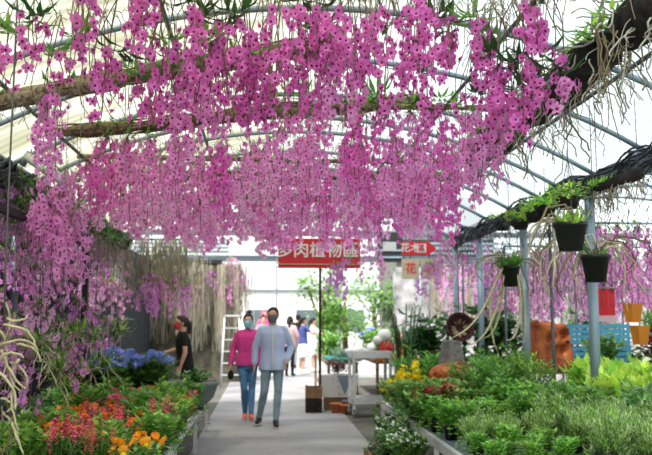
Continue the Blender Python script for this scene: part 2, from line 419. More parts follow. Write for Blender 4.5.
def add_flower_lo(mb, p, d, r, pet, rr):
    # light version of the same bloom: five pointed tepals round a dark throat, facing d
    d = d.normalized(); u = d.orthogonal().normalized(); w_ = d.cross(u); a0 = rr.uniform(0, 6)
    vs = []; fs = []
    for i in range(5):
        a = a0+i*1.2566; e = u*math.cos(a)+w_*math.sin(a); s_ = u*math.cos(a+1.57)+w_*math.sin(a+1.57); b = len(vs)
        f = r*rr.uniform(.85, 1.15); wd = .46 if i % 2 else .36
        vs += [p, p+e*f*.55+s_*f*wd+d*f*.12, p+e*f*1.05+d*f*rr.uniform(-.15, .3), p+e*f*.55-s_*f*wd+d*f*.12]
        fs += [(b, b+1, b+2, b+3)]
    mb.add(vs, fs, pet)
    q = p+d*r*.30; mb.add([q+(u*math.cos(i*1.571)+w_*math.sin(i*1.571))*r*.27 for i in range(4)], [(0, 1, 2, 3)], 'lip_dark')

def cane_path(rr, L, drift=.12, out=None):
    o = rr.uniform(0, 6.28) if out is None else out; a = rr.uniform(.3, 1)*drift
    pts = []; n = 8; off = rv(rr, 9)
    for i in range(n+1):
        t = i/n; h = a*math.sin(min(t*2.2, 1.57)); nz = noise.noise_vector(off+V((0, 0, t*2.5)))*.05*t
        pts.append(V((math.cos(o)*h+nz.x, math.sin(o)*h*.8+nz.y, -L*t+.05*math.sin(t*3.1)*(t < .3))))
    return pts
def on_path(pts, t):
    f = t*(len(pts)-1); i = min(int(f), len(pts)-2); return pts[i].lerp(pts[i+1], f-i)
def roots_mb(rr, n=9, L=.22, rad=.003, k='root'):
    mb = MB()
    for i in range(n):
        a = rr.uniform(0, 6.28); p = V((math.cos(a)*.05, math.sin(a)*.05, rr.uniform(-.03, .04))); q = p+V((math.cos(a)*L*.5, math.sin(a)*L*.5, -rr.uniform(.3, 1)*L))
        mb.tube(wob(p, q, 5, .05, rr), rad, k, 4)
    return mb
def tuft_mb(rr, n=7, L=.12, k='leaf_green', W=.035):
    mb = MB()
    for i in range(n):
        a = rr.uniform(0, 6.28); d = V((math.cos(a), math.sin(a), rr.uniform(-.3, .9)))
        mb.leaf(V((rr.uniform(-.04, .04), rr.uniform(-.04, .04), 0)), d, V((0, 0, 1)), L*rr.uniform(.6, 1.2), W, k, -.2)
    return mb

# variants of a hanging plant with clusters (mid and far rows)
def orchid_variant(seed, pet, ncane=5, L=(.40, .78), fl=25, fr=.038, spread=.15, start=.12, label=None, bare=2):
    rr = random.Random(seed); parts = []
    for i in range(ncane):
        Ln = rr.uniform(*L); pts = cane_path(rr, Ln, spread); c = MB(); c.tube(pts, .0035, 'cane', 4)
        f = MB(); nf = int(fl*Ln/L[1]*rr.uniform(.8, 1.2))
        for j in range(nf):
            t = start+(1-start)*(j+rr.random())/nf; p = on_path(pts, t); a = rr.uniform(0, 6.28)
            d = V((math.cos(a), math.sin(a)-.35, rr.uniform(-.5, .25))).normalized(); add_flower_lo(f, p+d*fr*rr.uniform(.8, 2.6), d, fr*rr.uniform(.85, 1.15), pet, rr)
        parts.append((c.mesh('cane'), f.mesh('flower_cluster', False)))
    for i in range(bare):
        c = MB(); c.tube(cane_path(rr, rr.uniform(*L)*.9, spread*1.4), .003, 'cane_dry', 4); parts.append((c.mesh('cane'), None))
    r_ = roots_mb(rr, 8).mesh('roots'); t_ = tuft_mb(rr, 6).mesh('leaf_tuft')
    return parts, r_, t_
def put_orchid(var, loc, label, group, rz=0, sc=1, extras=True, name='hanging_orchid', wire=None):
    parts, r_, t_ = var; t = thing(name, label, 'orchid', loc, rz, group); t.scale = (sc, sc, sc)
    for c, f in parts:
        co = obj('cane', c, t)
        if f: obj('flower_cluster', f, co)
    if extras: obj('roots', r_, t); obj('leaf_tuft', t_, t)
    if wire: mb = MB(); mb.tube([(0, 0, -.01), (0, 0, (wire-loc[2])/sc)], .003, 'wire', 4); obj('hanging_wire', mb, t)
    return t
VAR = {k: [orchid_variant(100+i, k, 5) for i in range(5)] for k in ('petal_deep', 'petal_mid', 'petal_pale', 'petal_violet')}

VARS = {k: [orchid_variant(150+i, k, 6, (.2, .46), 17, .042, .2) for i in range(4)] for k in ('petal_deep', 'petal_mid', 'petal_pale', 'petal_violet')}
# logs that carry the rows
def log(a, b, r, k, label, n=30, amp=.05):
    mb = MB(); pts = wob(a, b, n, amp); mb.tube(pts, [r*(1+.55*noise.noise(p*5)) for p in pts], k, 12)
    for i in range(60):
        u = R.random()*.9; q0 = on_path(pts, u); q1 = on_path(pts, u+.1); e = R.uniform(0, 6.28); of = V((0, math.cos(e), math.sin(e)))*r*1.02; mb.tube([q0+of, q0.lerp(q1, .5)+of*1.06, q1+of], [.004, .010, .004], k, 4)
    t = thing('hanging_log', label, 'log', a); o = obj('trunk', mb, t, tuple(-V(a)))
    m2 = MB()
    for i in range(3):
        q = pts[2+i*12]
        zt = roofz(q.x)-.02 if abs(q.x-XC) < HW else q.z+.3
        m2.tube([q, (q.x, q.y, zt)], .003, 'wire', 4)
    obj('hanging_wire', m2, t, tuple(-V(a)))
    m3 = MB()
    for i in range(110):
        q = pts[R.randrange(len(pts))].lerp(pts[R.randrange(len(pts))], .5) if 0 else on_path(pts, R.random())
        m3.tube(wob(q+V((0, 0, r*.6)), q+V((R.uniform(-.2, .2), R.uniform(-.05, .05), -R.uniform(.05, .3))), 4, .05), .003, 'root', 3)
    obj('roots', m3, t, tuple(-V(a)))
    m4 = MB()
    for i in range(14):
        c = on_path(pts, R.random())+V((0, -.02, .04))
        for j in range(12):
            e = R.uniform(0, 6.28); m4.leaf(c+rv(R, .04), V((math.cos(e), math.sin(e), R.uniform(-.5, .9))), V((0, 0, 1)), R.uniform(.07, .17), .03, R.choice(['leaf_green', 'leaf_dark', 'leaf_bright']), -.2)
    obj('leaf_tufts', m4, t, tuple(-V(a)))
    return pts
a = P(-15, 104, 5.9); b = P(345, 40, 4.85)
logA = log(a, b, .06, 'bark_pale', 'long pale brown log slanting across under the arches at upper left, nearest to the front')
logB = log(P(46, 133, 7.3), P(420, 100, 7.2), .06, 'bark', 'mossy brown log hanging behind the front slanting log at upper left')
logs = {}
for Y, lab in ((9.2, 'third'), (10.9, 'fourth'), (12.7, 'fifth')):
    logs[Y] = log((-1.95, Y, 3.18), (2.6, Y+.1, 3.24), .05, 'bark', 'brown log hung crosswise under the roof, %s from the front' % lab, amp=.03)
for Y, z, xa, xb, lab in ((6.4, 3.3, .0, 2.1, 'thin bamboo pole hung crosswise just behind the front orchid row'), (8.3, 3.22, -1.95, 2.3, 'thin bamboo pole hung between the second and third logs')):
    logs[Y] = log((xa, Y, z), (xb, Y, z), .022, 'bark_pale', lab, amp=.02)
logT = log((-1.5, 3.75, 3.34), (2.0, 3.9, 3.40), .05, 'bark', 'log hung crosswise right above the front, out of the top of the photo', amp=.03)

# near sprays: individual flowers
def near_spray(px, y0, y1, Y, nf, pet='petal_deep', ncane=2, wd=14, lab='', fs=1.0, ztop=None, mossy=False):
    top = P(px, y0, Y); bot = P(px, y1, Y); zt = ztop if ztop is not None else roofz(max(min(top.x, 3), -2.3))-.03; zt = max(zt, top.z-.1)
    zt = min(zt, 9) if ztop is None else zt
    t = thing('hanging_orchid', lab, 'orchid', (top.x, Y, zt)); 
    Ln = zt-bot.z; per = max(1, nf//ncane); wm = wd/800*Y
    for c in range(ncane):
        ox = R.uniform(-wm, wm); oy = R.uniform(-.12, .12); L_ = Ln*R.uniform(.82, 1.0) if c else Ln
        pts = [V((ox*min(1, i/8*2.2)+noise.noise(V((px*.1+c, i*.35, 3)))*.07, oy*i/8, -L_*i/8)) for i in range(9)]
        mb = MB(); mb.tube(pts, [.004-.00012*i for i in range(9)], 'cane', 5)
        co = obj('cane', mb, t); t0 = max(0.0, (zt-top.z)/L_)
        for j in range(per):
            q = t0+(1-t0)*(j+R.random())/per; p = on_path(pts, min(q, 1)); a = R.uniform(0, 6.28)
            d = V((math.cos(a)*.95, math.sin(a)*.8-.75, R.uniform(-.55, .15))).normalized()
            f = bpy.data.objects.new('flower', R.choice(FL[pet])); COL.objects.link(f); f.parent = co
            f.location = p+d*R.uniform(.02, .075); f.rotation_euler = (math.asin(max(-1, min(1, -d.z)))*-1*-1, R.uniform(-.4, .4), math.atan2(d.x, -d.y))
            f.rotation_euler[0] = math.asin(d.z)*-1; s_ = fs*R.uniform(.85, 1.12); f.scale = (s_,)*3
    for c in range(2):
        mb = MB(); L_ = Ln*R.uniform(.5, 1.05); mb.tube(cane_path(R, L_, .18), .003, 'cane_dry', 4); obj('bare_cane', mb, t)
    obj('roots', roots_mb(R, 7, .18), t); 
    if R.random() < .7: obj('leaf_tuft', tuft_mb(R, 16, .2, R.choice(['leaf_green', 'leaf_dark'])), t, (0, 0, min(0, top.z-zt)+R.uniform(-.02, .1)))
    return t
NEAR = [ # px, ytop, ybottom, depth, flowers, canes, half-width px
 (12, 40, 92, 4.9, 8, 2, 12), (33, 18, 70, 4.6, 8, 2, 12), (58, 50, 128, 5.0, 9, 2, 14), (76, 42, 104, 4.6, 9, 2, 14), (92, 2, 50, 4.4, 8, 2, 16),
 (104, 62, 122, 5.1, 10, 2, 14), (122, 48, 88, 4.7, 7, 2, 12), (134, 2, 40, 4.5, 6, 2, 14), (138, 82, 128, 5.2, 8, 2, 12),
 (157, 0, 66, 4.4, 15, 2, 14), (168, 38, 132, 4.7, 22, 3, 14), (184, 10, 104, 4.5, 21, 3, 14), (202, 26, 96, 4.9, 17, 3, 14), (160, 72, 128, 5.2, 12, 2, 12), (196, 78, 132, 5.4, 12, 2, 14),
 (216, 40, 110, 4.8, 13, 2, 12), (234, 18, 72, 4.6, 11, 2, 14), (247, 52, 118, 5.1, 14, 2, 14), (262, 30, 96, 4.8, 15, 2, 14), (276, 42, 122, 5.2, 17, 3, 14),
 (291, 8, 84, 4.5, 17, 3, 14), (305, 12, 76, 4.7, 17, 3, 14), (318, 30, 104, 5.0, 17, 3, 14), (333, 22, 84, 4.7, 17, 3, 14), (346, 10, 66, 4.5, 13, 2, 14),
 (350, 46, 110, 5.2, 14, 2, 14), (366, 20, 92, 4.8, 17, 3, 14), (381, 4, 74, 4.5, 15, 2, 14), (392, 34, 104, 5.0, 16, 3, 14), (408, 8, 88, 4.7, 19, 3, 14),
 (424, 0, 84, 4.5, 21, 3, 14), (437, 14, 70, 4.9, 13, 2, 10), (228, 96, 132, 5.5, 9, 2, 12), (300, 92, 134, 5.5, 11, 2, 14), (372, 96, 138, 5.5, 11, 2, 14), (418, 80, 130, 5.4, 11, 2, 12),
 (452, 30, 62, 5.0, 9, 2, 8), (474, 20, 76, 4.9, 14, 2, 10), (488, 34, 98, 5.1, 13, 2, 10),
 (524, 8, 56, 4.5, 13, 2, 10), (538, 10, 52, 4.5, 12, 2, 10), (496, 62, 112, 4.9, 17, 3, 14), (514, 72, 110, 4.8, 15, 3, 14), (540, 62, 112, 4.7, 18, 3, 14), (528, 96, 146, 4.8, 17, 3, 12), (556, 84, 106, 4.6, 8, 2, 12), (478, 96, 150, 5.6, 16, 3, 14), (502, 100, 128, 5.2, 11, 2, 10)]
def near_label(px, y0, y1, nf):
    size = 'sparse' if nf < 10 else 'full' if nf < 16 else 'dense'
    side = 'far left' if px < 70 else 'left' if px < 150 else 'left of centre' if px < 250 else 'centre' if px < 380 else 'right of centre' if px < 460 else 'right'
    return size, side
import collections
_cnt = collections.Counter()
HEIGHTS = lambda y0, y1: 'starting at the top' if y0 < 14 else 'ending high' if y1 < 98 else 'hanging low'
_lab = {}
for row in NEAR:
    k = near_label(row[0], row[1], row[2], row[4])+(HEIGHTS(row[1], row[2]),); _lab.setdefault(k, []).append(row)
for k, rows in _lab.items():
    rows.sort(key=lambda q: q[0]); n = len(rows); ordn = ['first', 'second', 'third', 'fourth', 'fifth', 'sixth', 'seventh', 'eighth']
    for i, (px, y0, y1, Y, nf, nc, wd) in enumerate(rows):
        lab = '%s deep pink front orchid spray, %s, %s' % (k[0], k[1], k[2])
        if n > 1: lab += ', %s from left' % ordn[i]
        pet = 'petal_deep' if nf > 10 or px < 460 else 'petal_mid'
        t = near_spray(px, y0, y1, Y, int(nf*1.75), pet, nc, wd*1.35, lab, 1.0); t['group'] = 'orchid sprays of the front row'

# mid and far rows: paler petals, plant variation plus haze put into colour
RN = random.Random(3)
def row(Y, xa, xb, step, ztop, pets, label, group, sc=(.85, 1.15), skip=None, z_of=None, drop=0, vs=None):
    x = xa; i = -1; vs = vs or VAR
    while x < xb:
        xx = x+RN.uniform(-.3, .3)*step; x += step
        if skip and skip(xx): continue
        i += 1
        z = z_of(xx) if z_of else ztop
        put_orchid(RN.choice(vs[RN.choice(pets)]), (xx, Y+RN.uniform(-.08, .08), z+RN.uniform(-.02, .03)-drop*RN.random()), label+', '+ORD[i]+' from the left', group, RN.uniform(-.5, .5), RN.uniform(*sc))
def zA(x): 
    t = (x-a.x)/(b.x-a.x); return a.z+(b.z-a.z)*max(0, min(1.15, t))
# along front slanting log
x = a.x+.55; kA = -1
while x < b.x+.2:
    t = (x-a.x)/(b.x-a.x); kA += 1
    if RN.random() < (.35 if x < -.75 else .85):
        put_orchid(RN.choice(VAR['petal_deep']+VAR['petal_mid']), (x, a.y+(b.y-a.y)*t, zA(x)), 'deep pink orchid on the pale slanting log near the front, %s from left' % ORD[kA], 'orchids on the pale slanting log', RN.uniform(-.5, .5), RN.uniform(.6, .85))
    x += .2
row(6.4, .2, 2.0, .24, 3.28, ['petal_deep', 'petal_mid'], 'pink orchid just behind the front row on the right half', 'orchids just behind the front row', (.7, .95))
row(7.3, -1.5, 1.9, .22, 3.20, ['petal_mid', 'petal_deep', 'petal_mid'], 'pink orchid on the mossy brown second log', 'orchids on the mossy second log', (.75, 1.05))
row(8.3, -1.85, 2.1, .24, 3.20, ['petal_mid', 'petal_deep', 'petal_pale'], 'pink orchid between the second log and the third', 'orchids between the second and third logs', (.75, 1.0))
row(9.2, -1.95, 2.1, .25, 3.20, ['petal_mid', 'petal_pale', 'petal_deep'], 'pink orchid hanging from the third log', 'orchids on the third log', (.78, 1.08))
row(10.9, -1.95, 2.25, .27, 3.20, ['petal_mid', 'petal_pale'], 'light pink orchid hanging from the fourth log', 'orchids on the fourth log', (1.0, 1.3), vs=VARS)
row(12.7, -1.95, 1.85, .30, 3.20, ['petal_pale', 'petal_mid'], 'light pink orchid hanging from the fifth log', 'orchids on the fifth log', (.95, 1.35), vs=VARS)
# dense column at the left in front of the dark wall
for px, y0, Y in ((55, 165, 6.6), (66, 168, 6.9), (48, 200, 6.7), (78, 205, 7.2)):
    p = P(px, y0, Y); put_orchid(RN.choice(VAR['petal_mid']), p, 'bushy pink orchid column under the left eave, %s' % {55: 'second from left', 66: 'third from left', 48: 'leftmost and lowest', 78: 'rightmost'}[px], 'orchids under the left eave', RN.random(), 1.0, wire=roofz(max(p.x, XC-HW+.01)))
# left wall of orchids
LW = []
for z, ya, yb, st in ((2.78, 5.4, 13, .55), (2.18, 5.2, 13.5, .5), (1.58, 5.6, 13, .62)):
    y = ya
    k_ = 0
    while y < yb: LW.append((-2.44+RN.uniform(0, .12), y+RN.uniform(-.15, .15), z, ORD[k_])); y += st; k_ += 1
VARW = [orchid_variant(300+i, ['petal_pale', 'petal_mid', 'petal_violet'][i % 3], 4, (.35, .62), 20, .036, .3, .1, bare=4) for i in range(6)]
for x_, y_, z_, od in LW:
    lev = 'top' if z_ > 2.5 else 'middle' if z_ > 2 else 'bottom'
    put_orchid(RN.choice(VARW), (x_, y_, z_), 'magenta orchid on the %s rail of the dark left wall, %s from the front' % (lev, od), 'orchids on the %s rail of the left wall' % lev, RN.uniform(0, 6), RN.uniform(.85, 1.15))
# a few stands of pink behind on the left over the path (lower)
for kB, (px, py, Y) in enumerate(((140, 300, 12.8), (150, 288, 13.2), (163, 296, 13.2), (176, 290, 13.6), (186, 300, 13.0), (200, 300, 20.0), (212, 285, 20.0), (225, 300, 20.0), (240, 285, 20.0), (232, 272, 20.0))):
    put_orchid(RN.choice(VARW), P(px, py-16, Y), 'magenta orchid spray hanging low behind the woman in black, %s in the row' % ORD[kB], 'orchids behind the woman in black', RN.uniform(0, 6), 1.0, wire=3.11 if Y > 14 else roofz(P(px, py, Y).x) if P(px, py, Y).x > XC-HW else 2.98)
# right neighbouring bay
for Y, xs, z in ((9.6, (3.75, 5.6, .34), 2.72), (11.5, (3.9, 7.0, .36), 2.6), (14, (3.9, 8.4, .45), 2.6), (17, (3.8, 9.2, .5), 2.7)):
    mb = MB(); mb.tube([(3.5, Y, z+.02), (9.3, Y, z+.02)], .016, 'galv', 6); [mb.tube([(x, Y, -.02), (x, Y, z+.02)], .02, 'galv_dark', 6) for x in (3.5, 6.4, 9.3)]; struct('hanging_rail', mb, 'thin rail across the right neighbouring bay', True)
    x = xs[0]; k_ = 0
    while x < xs[1]:
        put_orchid(RN.choice(VAR[RN.choice(['petal_pale', 'petal_violet', 'petal_mid'])]), (x+RN.uniform(-.1, .1), Y, z), 'pale violet pink orchid on the %s rail of the right bay, %s from the left' % ({9.6: 'nearest', 11.5: 'second', 14: 'third', 17: 'farthest'}[Y], ORD[k_]), 'orchids in the right bay', RN.uniform(0, 6), RN.uniform(1.0, 1.5)); x += xs[2]*RN.uniform(.7, 1.3); k_ += 1
for kB, (px, py, Y) in enumerate(((448, 262, 13.3), (462, 275, 13.3), (440, 275, 12.9), (470, 258, 13.2), (430, 285, 13.2), (350, 280, 13.6), (372, 268, 13.4), (336, 285, 13.5))):
    p = P(px, py-22, Y); put_orchid(RN.choice(VARW), p, ('violet pink orchid hanging low near the arrow sign, ' if px > 400 else 'violet pink orchid hanging low under the red banner, ')+['third', 'fourth', 'second', 'rightmost', 'leftmost', 'second', 'rightmost', 'leftmost'][kB], 'orchids hanging low near the arrow sign', RN.uniform(0, 6), 1.0, wire=roofz(min(p.x, XC+HW-.01)))

# grey air-plant curtains, left
def moss_var(seed, n=60, w_=.30, L=1.2):
    rr = random.Random(seed); mb = MB()
    for i in range(n):
        x = rr.gauss(0, w_*.5); y = rr.gauss(0, .06); l = L*rr.uniform(.55, 1)**.7
        z0 = rr.uniform(-.25, .02) if i > 25 else 0
        mb.tube(wob((x, y, z0), (x+rr.uniform(-.14, .14), y, -l), 6, .07, rr), .006, 'moss', 3, False)
    return mb.mesh('strands')
MV = [moss_var(i) for i in range(3)]
mb = MB(); mb.tube([(-3.3, 20.1, 3.1), (.3, 20.1, 3.1)], .02, 'galv_dark', 6); mb.tube([(-3.2, 20.1, 3.1), (-3.2, 20.1, -.02)], .02, 'galv_dark', 6); mb.tube([(.28, 20.1, 3.1), (.28, 20.1, -.02)], .02, 'galv_dark', 6); struct('hanging_rail', mb, 'rail across the far left of the path', True)
for i in range(10):
    o = obj('hanging_air_plant', MV[i % 3], None, (-2.9+i*.25+R.uniform(-.08, .08), 20.1+R.uniform(-.06, .06), 3.1-R.choice([0, 0, .1, .2])), i*.7); o.scale = (1.15, 1, R.uniform(1.2, 2.0))
    tag(o, 'grey-green curtain of hanging air plant strands behind the ladder, %s from left' % ORD[i], 'air plant', 'air plant curtains at far left')
for i, (px, Y) in enumerate(((150, 13.6), (165, 13.7), (182, 13.6), (120, 13.3))):
    p = P(px, 248, Y); p.z = 2.9; o = obj('hanging_air_plant', MV[i % 3], None, p, .3); o.scale = (1, 1, .9)
    tag(o, 'grey-green air plant strands hanging above the woman in black, %s' % ('left one', 'middle one', 'right one', 'far left one')[i], 'air plant', 'air plants above the woman in black')

# ------------------------------------------------------------------ big dark mossy log, upper right
def big_log():
    A = P(474, 156, 7.6); B = P(674, -6, 4.15)
    t = thing('hanging_log', 'thick black weathered log wrapped in pale roots hanging along the upper right', 'log', A); T0 = tuple(-V(A))
    pts = wob(A, B, 26, .08); mb = MB(); mb.tube(pts, [.135+.10*noise.noise(p*5) for p in pts], 'bark_dark', 14)
    obj('trunk', mb, t, T0)
    r = random.Random(5); mb = MB()
    for i in range(190):
        p = on_path(pts, r.random()**.7*.98)+rv(r, .05)+V((0, 0, .06)); L = r.uniform(.15, .55)
        q = p+V((r.uniform(-.25, .25), r.uniform(-.3, .2), -L)); mb.tube(wob(p, q, 13, .12, r), r.choice([.002, .003, .004, .006]), 'root_grey' if r.random() < .7 else 'cane_dry', 5)
    for i in range(26):
        p = on_path(pts, .35+.6*r.random())+V((0, 0, .12)); q = p+V((r.uniform(-.5, -.1), r.uniform(-.3, .3), r.uniform(-.3, .05))); mb.tube(wob(p, q, 12, .1, r), r.uniform(.004, .008), 'root_grey', 5)
    obj('roots', mb, t, T0)
    mb = MB()
    for i in range(16):
        f = r.random(); f = .62+.3*f if i < 10 else f*.4; c = on_path(pts, f)+V((-.10, -.05, .08))
        for j in range(11):
            a = r.uniform(0, 6.28); mb.leaf(c+rv(r, .06), V((math.cos(a), math.sin(a), r.uniform(-.1, 1))), V((0, 0, 1)), r.uniform(.1, .2), .035, r.choice(['leaf_green', 'leaf_bright']), -.2)
    obj('leaf_tuft', mb, t, T0)
    mb = MB()
    for f in (.1, .5, .9):
        p = on_path(pts, f); mb.tube([p, (p.x, p.y, roofz(p.x))], .004, 'wire', 4)
    obj('hanging_wire', mb, t, T0)
    # lumps of black pot remains tied on the log
    for px, py, Y in ((611, 50, 4.6), (566, 74, 5.3), (588, 60, 5.0)):
        c = P(px, py, Y); mb = MB(); mb.lathe([(0, -.085), (.06, -.085), (.085, .075), (.095, .075), (.095, .10), (.08, .10), (.07, .05), (0, .05)], 'pot_black', 14, c)
        obj('hanging_pot', mb, t, T0)
    return pts
big_log()
# trailing dry branches at the right edge
mb = MB(); r = random.Random(9)
for i in range(9):
    p = P(600+r.uniform(-10, 40), 20+r.uniform(-5, 20), 4.45); q = P(r.uniform(590, 650), r.uniform(60, 150), 4.45+r.uniform(-.2, .3)); mb.tube(wob(p, q, 9, .15, r), [.006-.0004*k for k in range(10)], 'cane_dry', 5)
for i in range(10):
    p = P(r.uniform(500, 600), r.uniform(70, 120), 6.2); q = p+V((r.uniform(-.3, .3), 0, -r.uniform(.3, .7))); mb.tube(wob(p, q, 8, .14, r), .004, 'cane_dry', 4)
tag(obj('dry_roots', mb), 'bare thin dry roots trailing below the black log at the right edge', 'roots')

# ------------------------------------------------------------------ hanging black pots
def hanging_pot(px, ytop, wpx, hpx, Y, label, seed, greens=14, canes=10, gl=.16, lift=.0, dirs=(-1, 1), gk='leaf_green'):
    r = random.Random(seed); c = P(px, ytop, Y); rad = wpx/2/800*Y; h = hpx/800*Y
    t = thing('hanging_pot', label, 'potted orchid', (c.x, c.y, c.z-h))
    mb = MB(); mb.lathe([(0, 0), (rad*.68, 0), (rad*.95, h*.86), (rad*1.04, h*.86), (rad*1.06, h), (rad*.93, h), (rad*.90, h*.85), (0, h*.85)], 'pot_black', 20)
    for i in range(8):
        a_ = i*pi/4; mb.box(*sorted((math.cos(a_)*rad*.70, math.cos(a_)*rad*.74)), *sorted((math.sin(a_)*rad*.70, math.sin(a_)*rad*.74)), -.008, .02, 'pot_black')
    obj('pot', mb, t)
    mb = MB(); mb.lathe([(0, h*.87), (rad*.9, h*.87)], 'bark_dark', 14); obj('bark_mix', mb, t)
    mb = MB()
    for i in range(canes):
        a_ = r.uniform(0, 6.28); sx = r.choice(dirs); p = V((math.cos(a_)*rad*.5, math.sin(a_)*rad*.5, h*.9)); sp_ = r.uniform(.12, .35)*sx; dn = r.uniform(.1, .55)
        up = r.uniform(.03, .14)+lift
        pts = [p, p+V((sp_*.35, r.uniform(-.03, .03), up)), p+V((sp_*.7, r.uniform(-.05, .05), up*.9)), p+V((sp_, r.uniform(-.08, .08), up-dn*.35)), p+V((sp_*1.1, r.uniform(-.1, .1), up-dn*.7)), p+V((sp_*r.uniform(.8, 1.4), r.uniform(-.1, .1), up-dn))]
        mb.tube(pts, [.007, .008, .008, .007, .006, .004], r.choice(['cane_pale', 'root_grey', 'cane_dry']), 5)
    obj('drooping_cane', mb, t)
    mb = MB()
    for i in range(greens):
        a_ = r.uniform(0, 6.28); e = r.uniform(.2, 1.6); mb.leaf(V((math.cos(a_)*rad*.4, math.sin(a_)*rad*.4, h*.9+.02*r.random())), V((math.cos(a_), math.sin(a_), e)), V((0, 0, 1)), gl*r.uniform(.6, 1.2), gl*.28, gk, -.25)
    obj('leaves', mb, t)
    zt = roofz(c.x)-.02 if c.x < XC+HW-.1 else ZS
    zt += .05
    mb = MB()
    for i in range(3):
        a_ = i*2.094+.3; mb.tube([(math.cos(a_)*rad, math.sin(a_)*rad, h*.97), (0, 0, h+.42)], .0025, 'wire', 4)
    mb.tube([(0, 0, h+.42), (0, 0, zt-c.z+h)], .003, 'wire', 4); obj('hanging_wire', mb, t)
    return t
hanging_pot(570, 223, 34, 29, 5.0, 'large black hanging pot with leafy green top, highest of three beside the post', 21, 26, 6, .13, gk='leaf_bright', dirs=(-1,))
hanging_pot(595, 255, 29, 28, 5.6, 'black hanging pot with grey drooping canes in front of the blue-grey post', 22, 12, 16, .13, .04)
hanging_pot(510, 266, 20, 21, 7.8, 'small black hanging pot with a round green tuft, left of the post', 23, 50, 9, .17, .02, dirs=(-1, -1, 1), gk='leaf_green')
# long pale canes arching from the left pot
mb = MB(); c = P(510, 262, 7.8)
t = thing('pale_canes', 'long pale bare canes arching down left of the small hanging pot', 'canes', c)
for tgt, mid, Y in (((452, 338), (492, 285), 7.7), ((470, 345), (500, 300), 7.75), ((484, 338), (503, 300), 7.8), ((498, 352), (486, 300), 7.85), ((523, 345), (526, 300), 7.8), ((506, 340), (524, 310), 7.7)):
    p0 = c; m1 = P(mid[0], 268, Y); m2 = P(*mid, Y); e = P(*tgt, Y)
    pts = []
    for i in range(15):
        s_ = i/14; pts.append((1-s_)**3*p0+3*(1-s_)**2*s_*m1+3*(1-s_)*s_*s_*(m2+V((0, 0, -.35)))+s_**3*e)
    mb = MB(); mb.tube([p-c for p in pts], [.011]*8+[.012, .012, .011, .010, .008, .006, .004], 'cane_pale', 6); obj('cane', mb, t)
# log with plants hung near the right edge
A = P(592, 190, 6.0); B = P(643, 172, 5.8)
t = thing('hanging_log', 'short brown mossy log with small green plants hanging at the right edge', 'log', A); T0 = tuple(-A)
mb = MB(); pts = wob(A, B, 8, .01); mb.tube(pts, [.015, .03, .04, .038, .045, .04, .05, .052, .045], 'bark_dark', 12); obj('trunk', mb, t, T0)
mb = MB()
for i in range(70):
    p = on_path(pts, R.random()); mb.tube(wob(p, p+V((R.uniform(-.06, .06), R.uniform(-.1, .1), -R.uniform(.05, .25))), 4, .05), .0035, 'root', 3)
obj('roots', mb, t, T0)
mb = MB()
for i in range(34):
    p = on_path(pts, R.random()**3*.4)+V((0, 0, .03)); mb.leaf(p, V((R.uniform(-1, .4), R.uniform(-1, 1), R.uniform(-.2, 1))), V((0, 0, 1)), .07, .03, 'leaf_bright', -.2)
obj('leaf_tuft', mb, t, T0)
mb = MB(); 
for f in (.1, .9):
    p = on_path(pts, f); mb.tube([p, (p.x-.0, p.y, min(ZS, 3.0) if p.x > XC+HW-.1 else roofz(p.x))], .003, 'wire', 4)
obj('hanging_wire', mb, t, T0)
# shelf rail of green plants along the right eave (548-480, 190-230)
for i, (px, py, Y) in enumerate(((568, 197, 7.6), (545, 206, 8.4), (535, 212, 9.0), (520, 220, 9.8), (503, 222, 11))):
    c = P(px, py, Y); t = thing('hanging_basket', 'small bright green plant hanging along the right eave, %s nearest' % ORD[i], 'hanging plant', c, 0, 'green plants along the right eave'); r = random.Random(60+i)
    mb = MB(); mb.lathe([(0, -.12), (.08, -.12), (.12, -.02), (.12, 0), (0, -.01)], 'bark_dark', 12); obj('basket', mb, t)
    mb = MB()
    for j in range(150):
        a_ = r.uniform(0, 6.28); mb.leaf(V((math.cos(a_)*.16*r.random(), math.sin(a_)*.22*r.random(), r.uniform(-.03, .12))), V((math.cos(a_)*1.3, math.sin(a_), r.uniform(-.7, .9))), V((0, 0, 1)), r.uniform(.05, .12), .035, r.choice(['leaf_bright', 'leaf_green', 'leaf_lime']), -.3)
    obj('leaves', mb, t)
    mb = MB(); mb.tube([(0, 0, 0), (0, 0, (roofz(min(c.x, XC+HW-.02)))+.05-c.z)], .003, 'wire', 4); obj('hanging_wire', mb, t)

